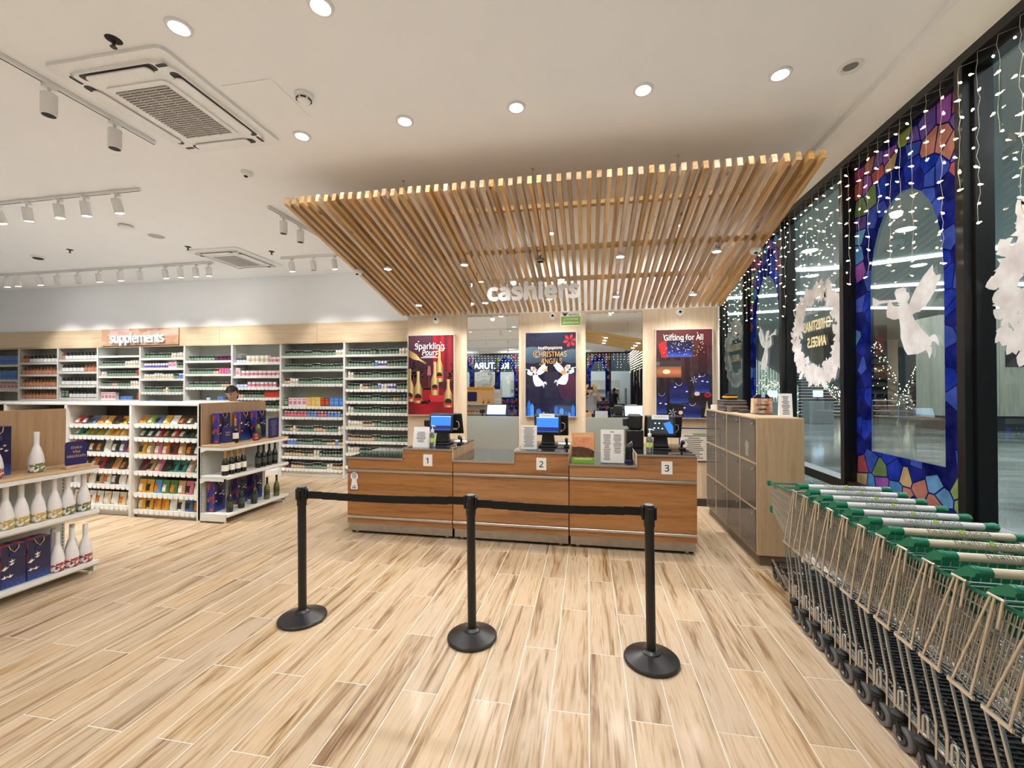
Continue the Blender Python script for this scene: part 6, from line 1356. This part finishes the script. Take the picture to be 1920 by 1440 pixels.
M().box(-2.2,2.2,-.5,.5,.0,.95,0,.01).obj('cabinet', pm('counter_navy', c(30,36,44), .25, coat=.4), t); M().box(-2.3,2.3,-.6,.6,.95,1.05,0,.01).obj('top', pm('counter_top', c(210,226,226), .3), t)
for x in (-1.4,-.3,.8): M().box(x,x+.12,-.05,.05,1.06,2.7).obj('lit_pillar', COVE, t)
for x in (-1.8,-.7,.4,1.5): M().lathe([(.16,1.05),(.2,1.1),(.12,1.3),(.05,1.42)],12,0,(x,-.2,0)).obj('display_item', pm('item_dark_%d' % int(x*10), c(50,60,66), .4), t)
t = thing('mall_shopfront', 'glazed mall shopfront with glowing back wall far beyond the windows', 'shopfront', (26,22,0))
M().box(-5,5,0,.3,3.2,4.2).obj('fascia', pm('fascia_dark', c(44,52,56), .4), t); M().box(-5,5,.3,.35,0,3.2).obj('glowing_back', pm('glowing_back', c(170,190,190), .6, emit=c(150,180,185), es=.5, noise=0), t)  # fascia is plain dark; the back wall emits a faint glow itself
for x in (-5,-2.5,0,2.5,4.9): M().box(x,x+.1,-.05,.25,0,3.2).obj('post', MBLACK, t)
for k, (x,y) in enumerate(((8.2,21.0),(10.3,21.5))):
    t = thing('service_desk', 'bright blue screened service desk beyond the far windows, %s one' % ('left','right')[k], 'desk', (x,y,0)); M().box(-.5,.5,-.3,.3,0,1.0,0,.01).obj('desk', pm('desk_grey_%d' % k, c(90,100,104), .4), t); M().box(-.2,.2,-.03,.0,1.2,1.5).obj('screen', SCREEN_W, t); M().cyl((0,.02,1.0),(0,.02,1.2),.04,n=8).obj('stem', MBLACK, t)

# ------------------------------------------------------------------ beyond the rear shopfront, seen in the mirrors
struct(M().box(-16,XW+.05,-22,YREAR-.11,-.12,-.001).obj('floor_concourse', MARBLE)); struct(M().box(-16,6,-22,YREAR-.16,4.6,4.7).obj('ceiling_concourse', MALLC))
struct(M().box(-16,6,-22.2,-22,0,4.6).obj('wall_shop_rear', pm('shop_white', c(226,230,228), .7)))
t = thing('opposite_shop', 'bright shop across the concourse with white KULTURA letters, seen in the mirrors', 'shopfront', (-4,-17,0))
M().box(-9,8,-.15,.15,2.75,4.6).obj('fascia', pm('fascia_navy', c(54,66,84), .5), t)
for x in (-9,-5.2,-.3,3.4,7.8): M().box(x,x+.2,-.2,.2,0,2.75).obj('pillar', pm('shop_pillar_%d' % int(x*10), c(60,64,66), .5), t)
text('KULTURA', .72, pm('lit_letter', (1,1,1), .4, emit=(.95,.98,1), es=2.5, noise=0), 'lettering', t, (-2.7,.18,3.2), (PI/2,0,PI), .02, .012)
for k in range(5): M().box(-8+k*3.0,-8+k*3.0+2.3,-3.6,-3.2,0,2.2).box(-8+k*3.0+.1,-8+k*3.0+2.2,-3.2,-3.15,.5,.54,1).box(-8+k*3.0+.1,-8+k*3.0+2.2,-3.2,-3.0,1.0,1.04,1).box(-8+k*3.0+.1,-8+k*3.0+2.2,-3.2,-3.0,1.5,1.54,1).obj('display_shelf', [pm('shop_shelf_%d' % k, c(220,214,200), .6), WHITE], t)
r_ = random.Random(5); pc_ = [REDB,YEL,BRIB,AMBER,PGREEN,PINKL,WBOD]
for k in range(30): M().box(-.09,.09,-.06,.06,0,r_.uniform(.15,.35)).obj('shop_item', pc_[k % 7], t, (-7.7+r_.randrange(5)*3.0+r_.uniform(0,2),-3.1,(1.04,1.54)[k % 2]))
for (x,y) in ((-9,-14),(-5,-14),(-1,-14),(3,-14),(-8,-19.5),(-4,-19.5),(0,-19.5),(3,-19.5)):
    o = M().lathe([(.001,-.012),(.2,-.012),(.24,0)], 16).obj('concourse_light', MLAMP, None, (x,y,4.6)); tag(o, 'round light in the concourse ceiling, seen only in the mirrors', 'ceiling light', 'concourse ceiling lights')
person((1.45,-12.6,0), .5, 'person with long dark hair outside the rear window, seen in the right mirror', pm('dark_top', c(40,40,44), .8), pm('dark_jeans', c(36,38,46), .8), (0,-.02,1.50), 0, [(-.2,-.05,1.1),(-.17,-.2,1.0)], [(.2,-.05,1.1),(.17,-.2,1.0)], 'tail', 1.62)
t = thing('security_gate', 'grey security gate pedestal by the rear entrance, seen in the right mirror', 'gate', (1.9,-10.3,0)); M().box(-.04,.04,-.25,.25,0,1.6,0,.02).obj('pedestal', pm('gate_grey', c(130,134,134), .4), t); M().box(-.3,.3,-.3,.3,0,.03,0,.005).obj('foot', MBLACK, t)
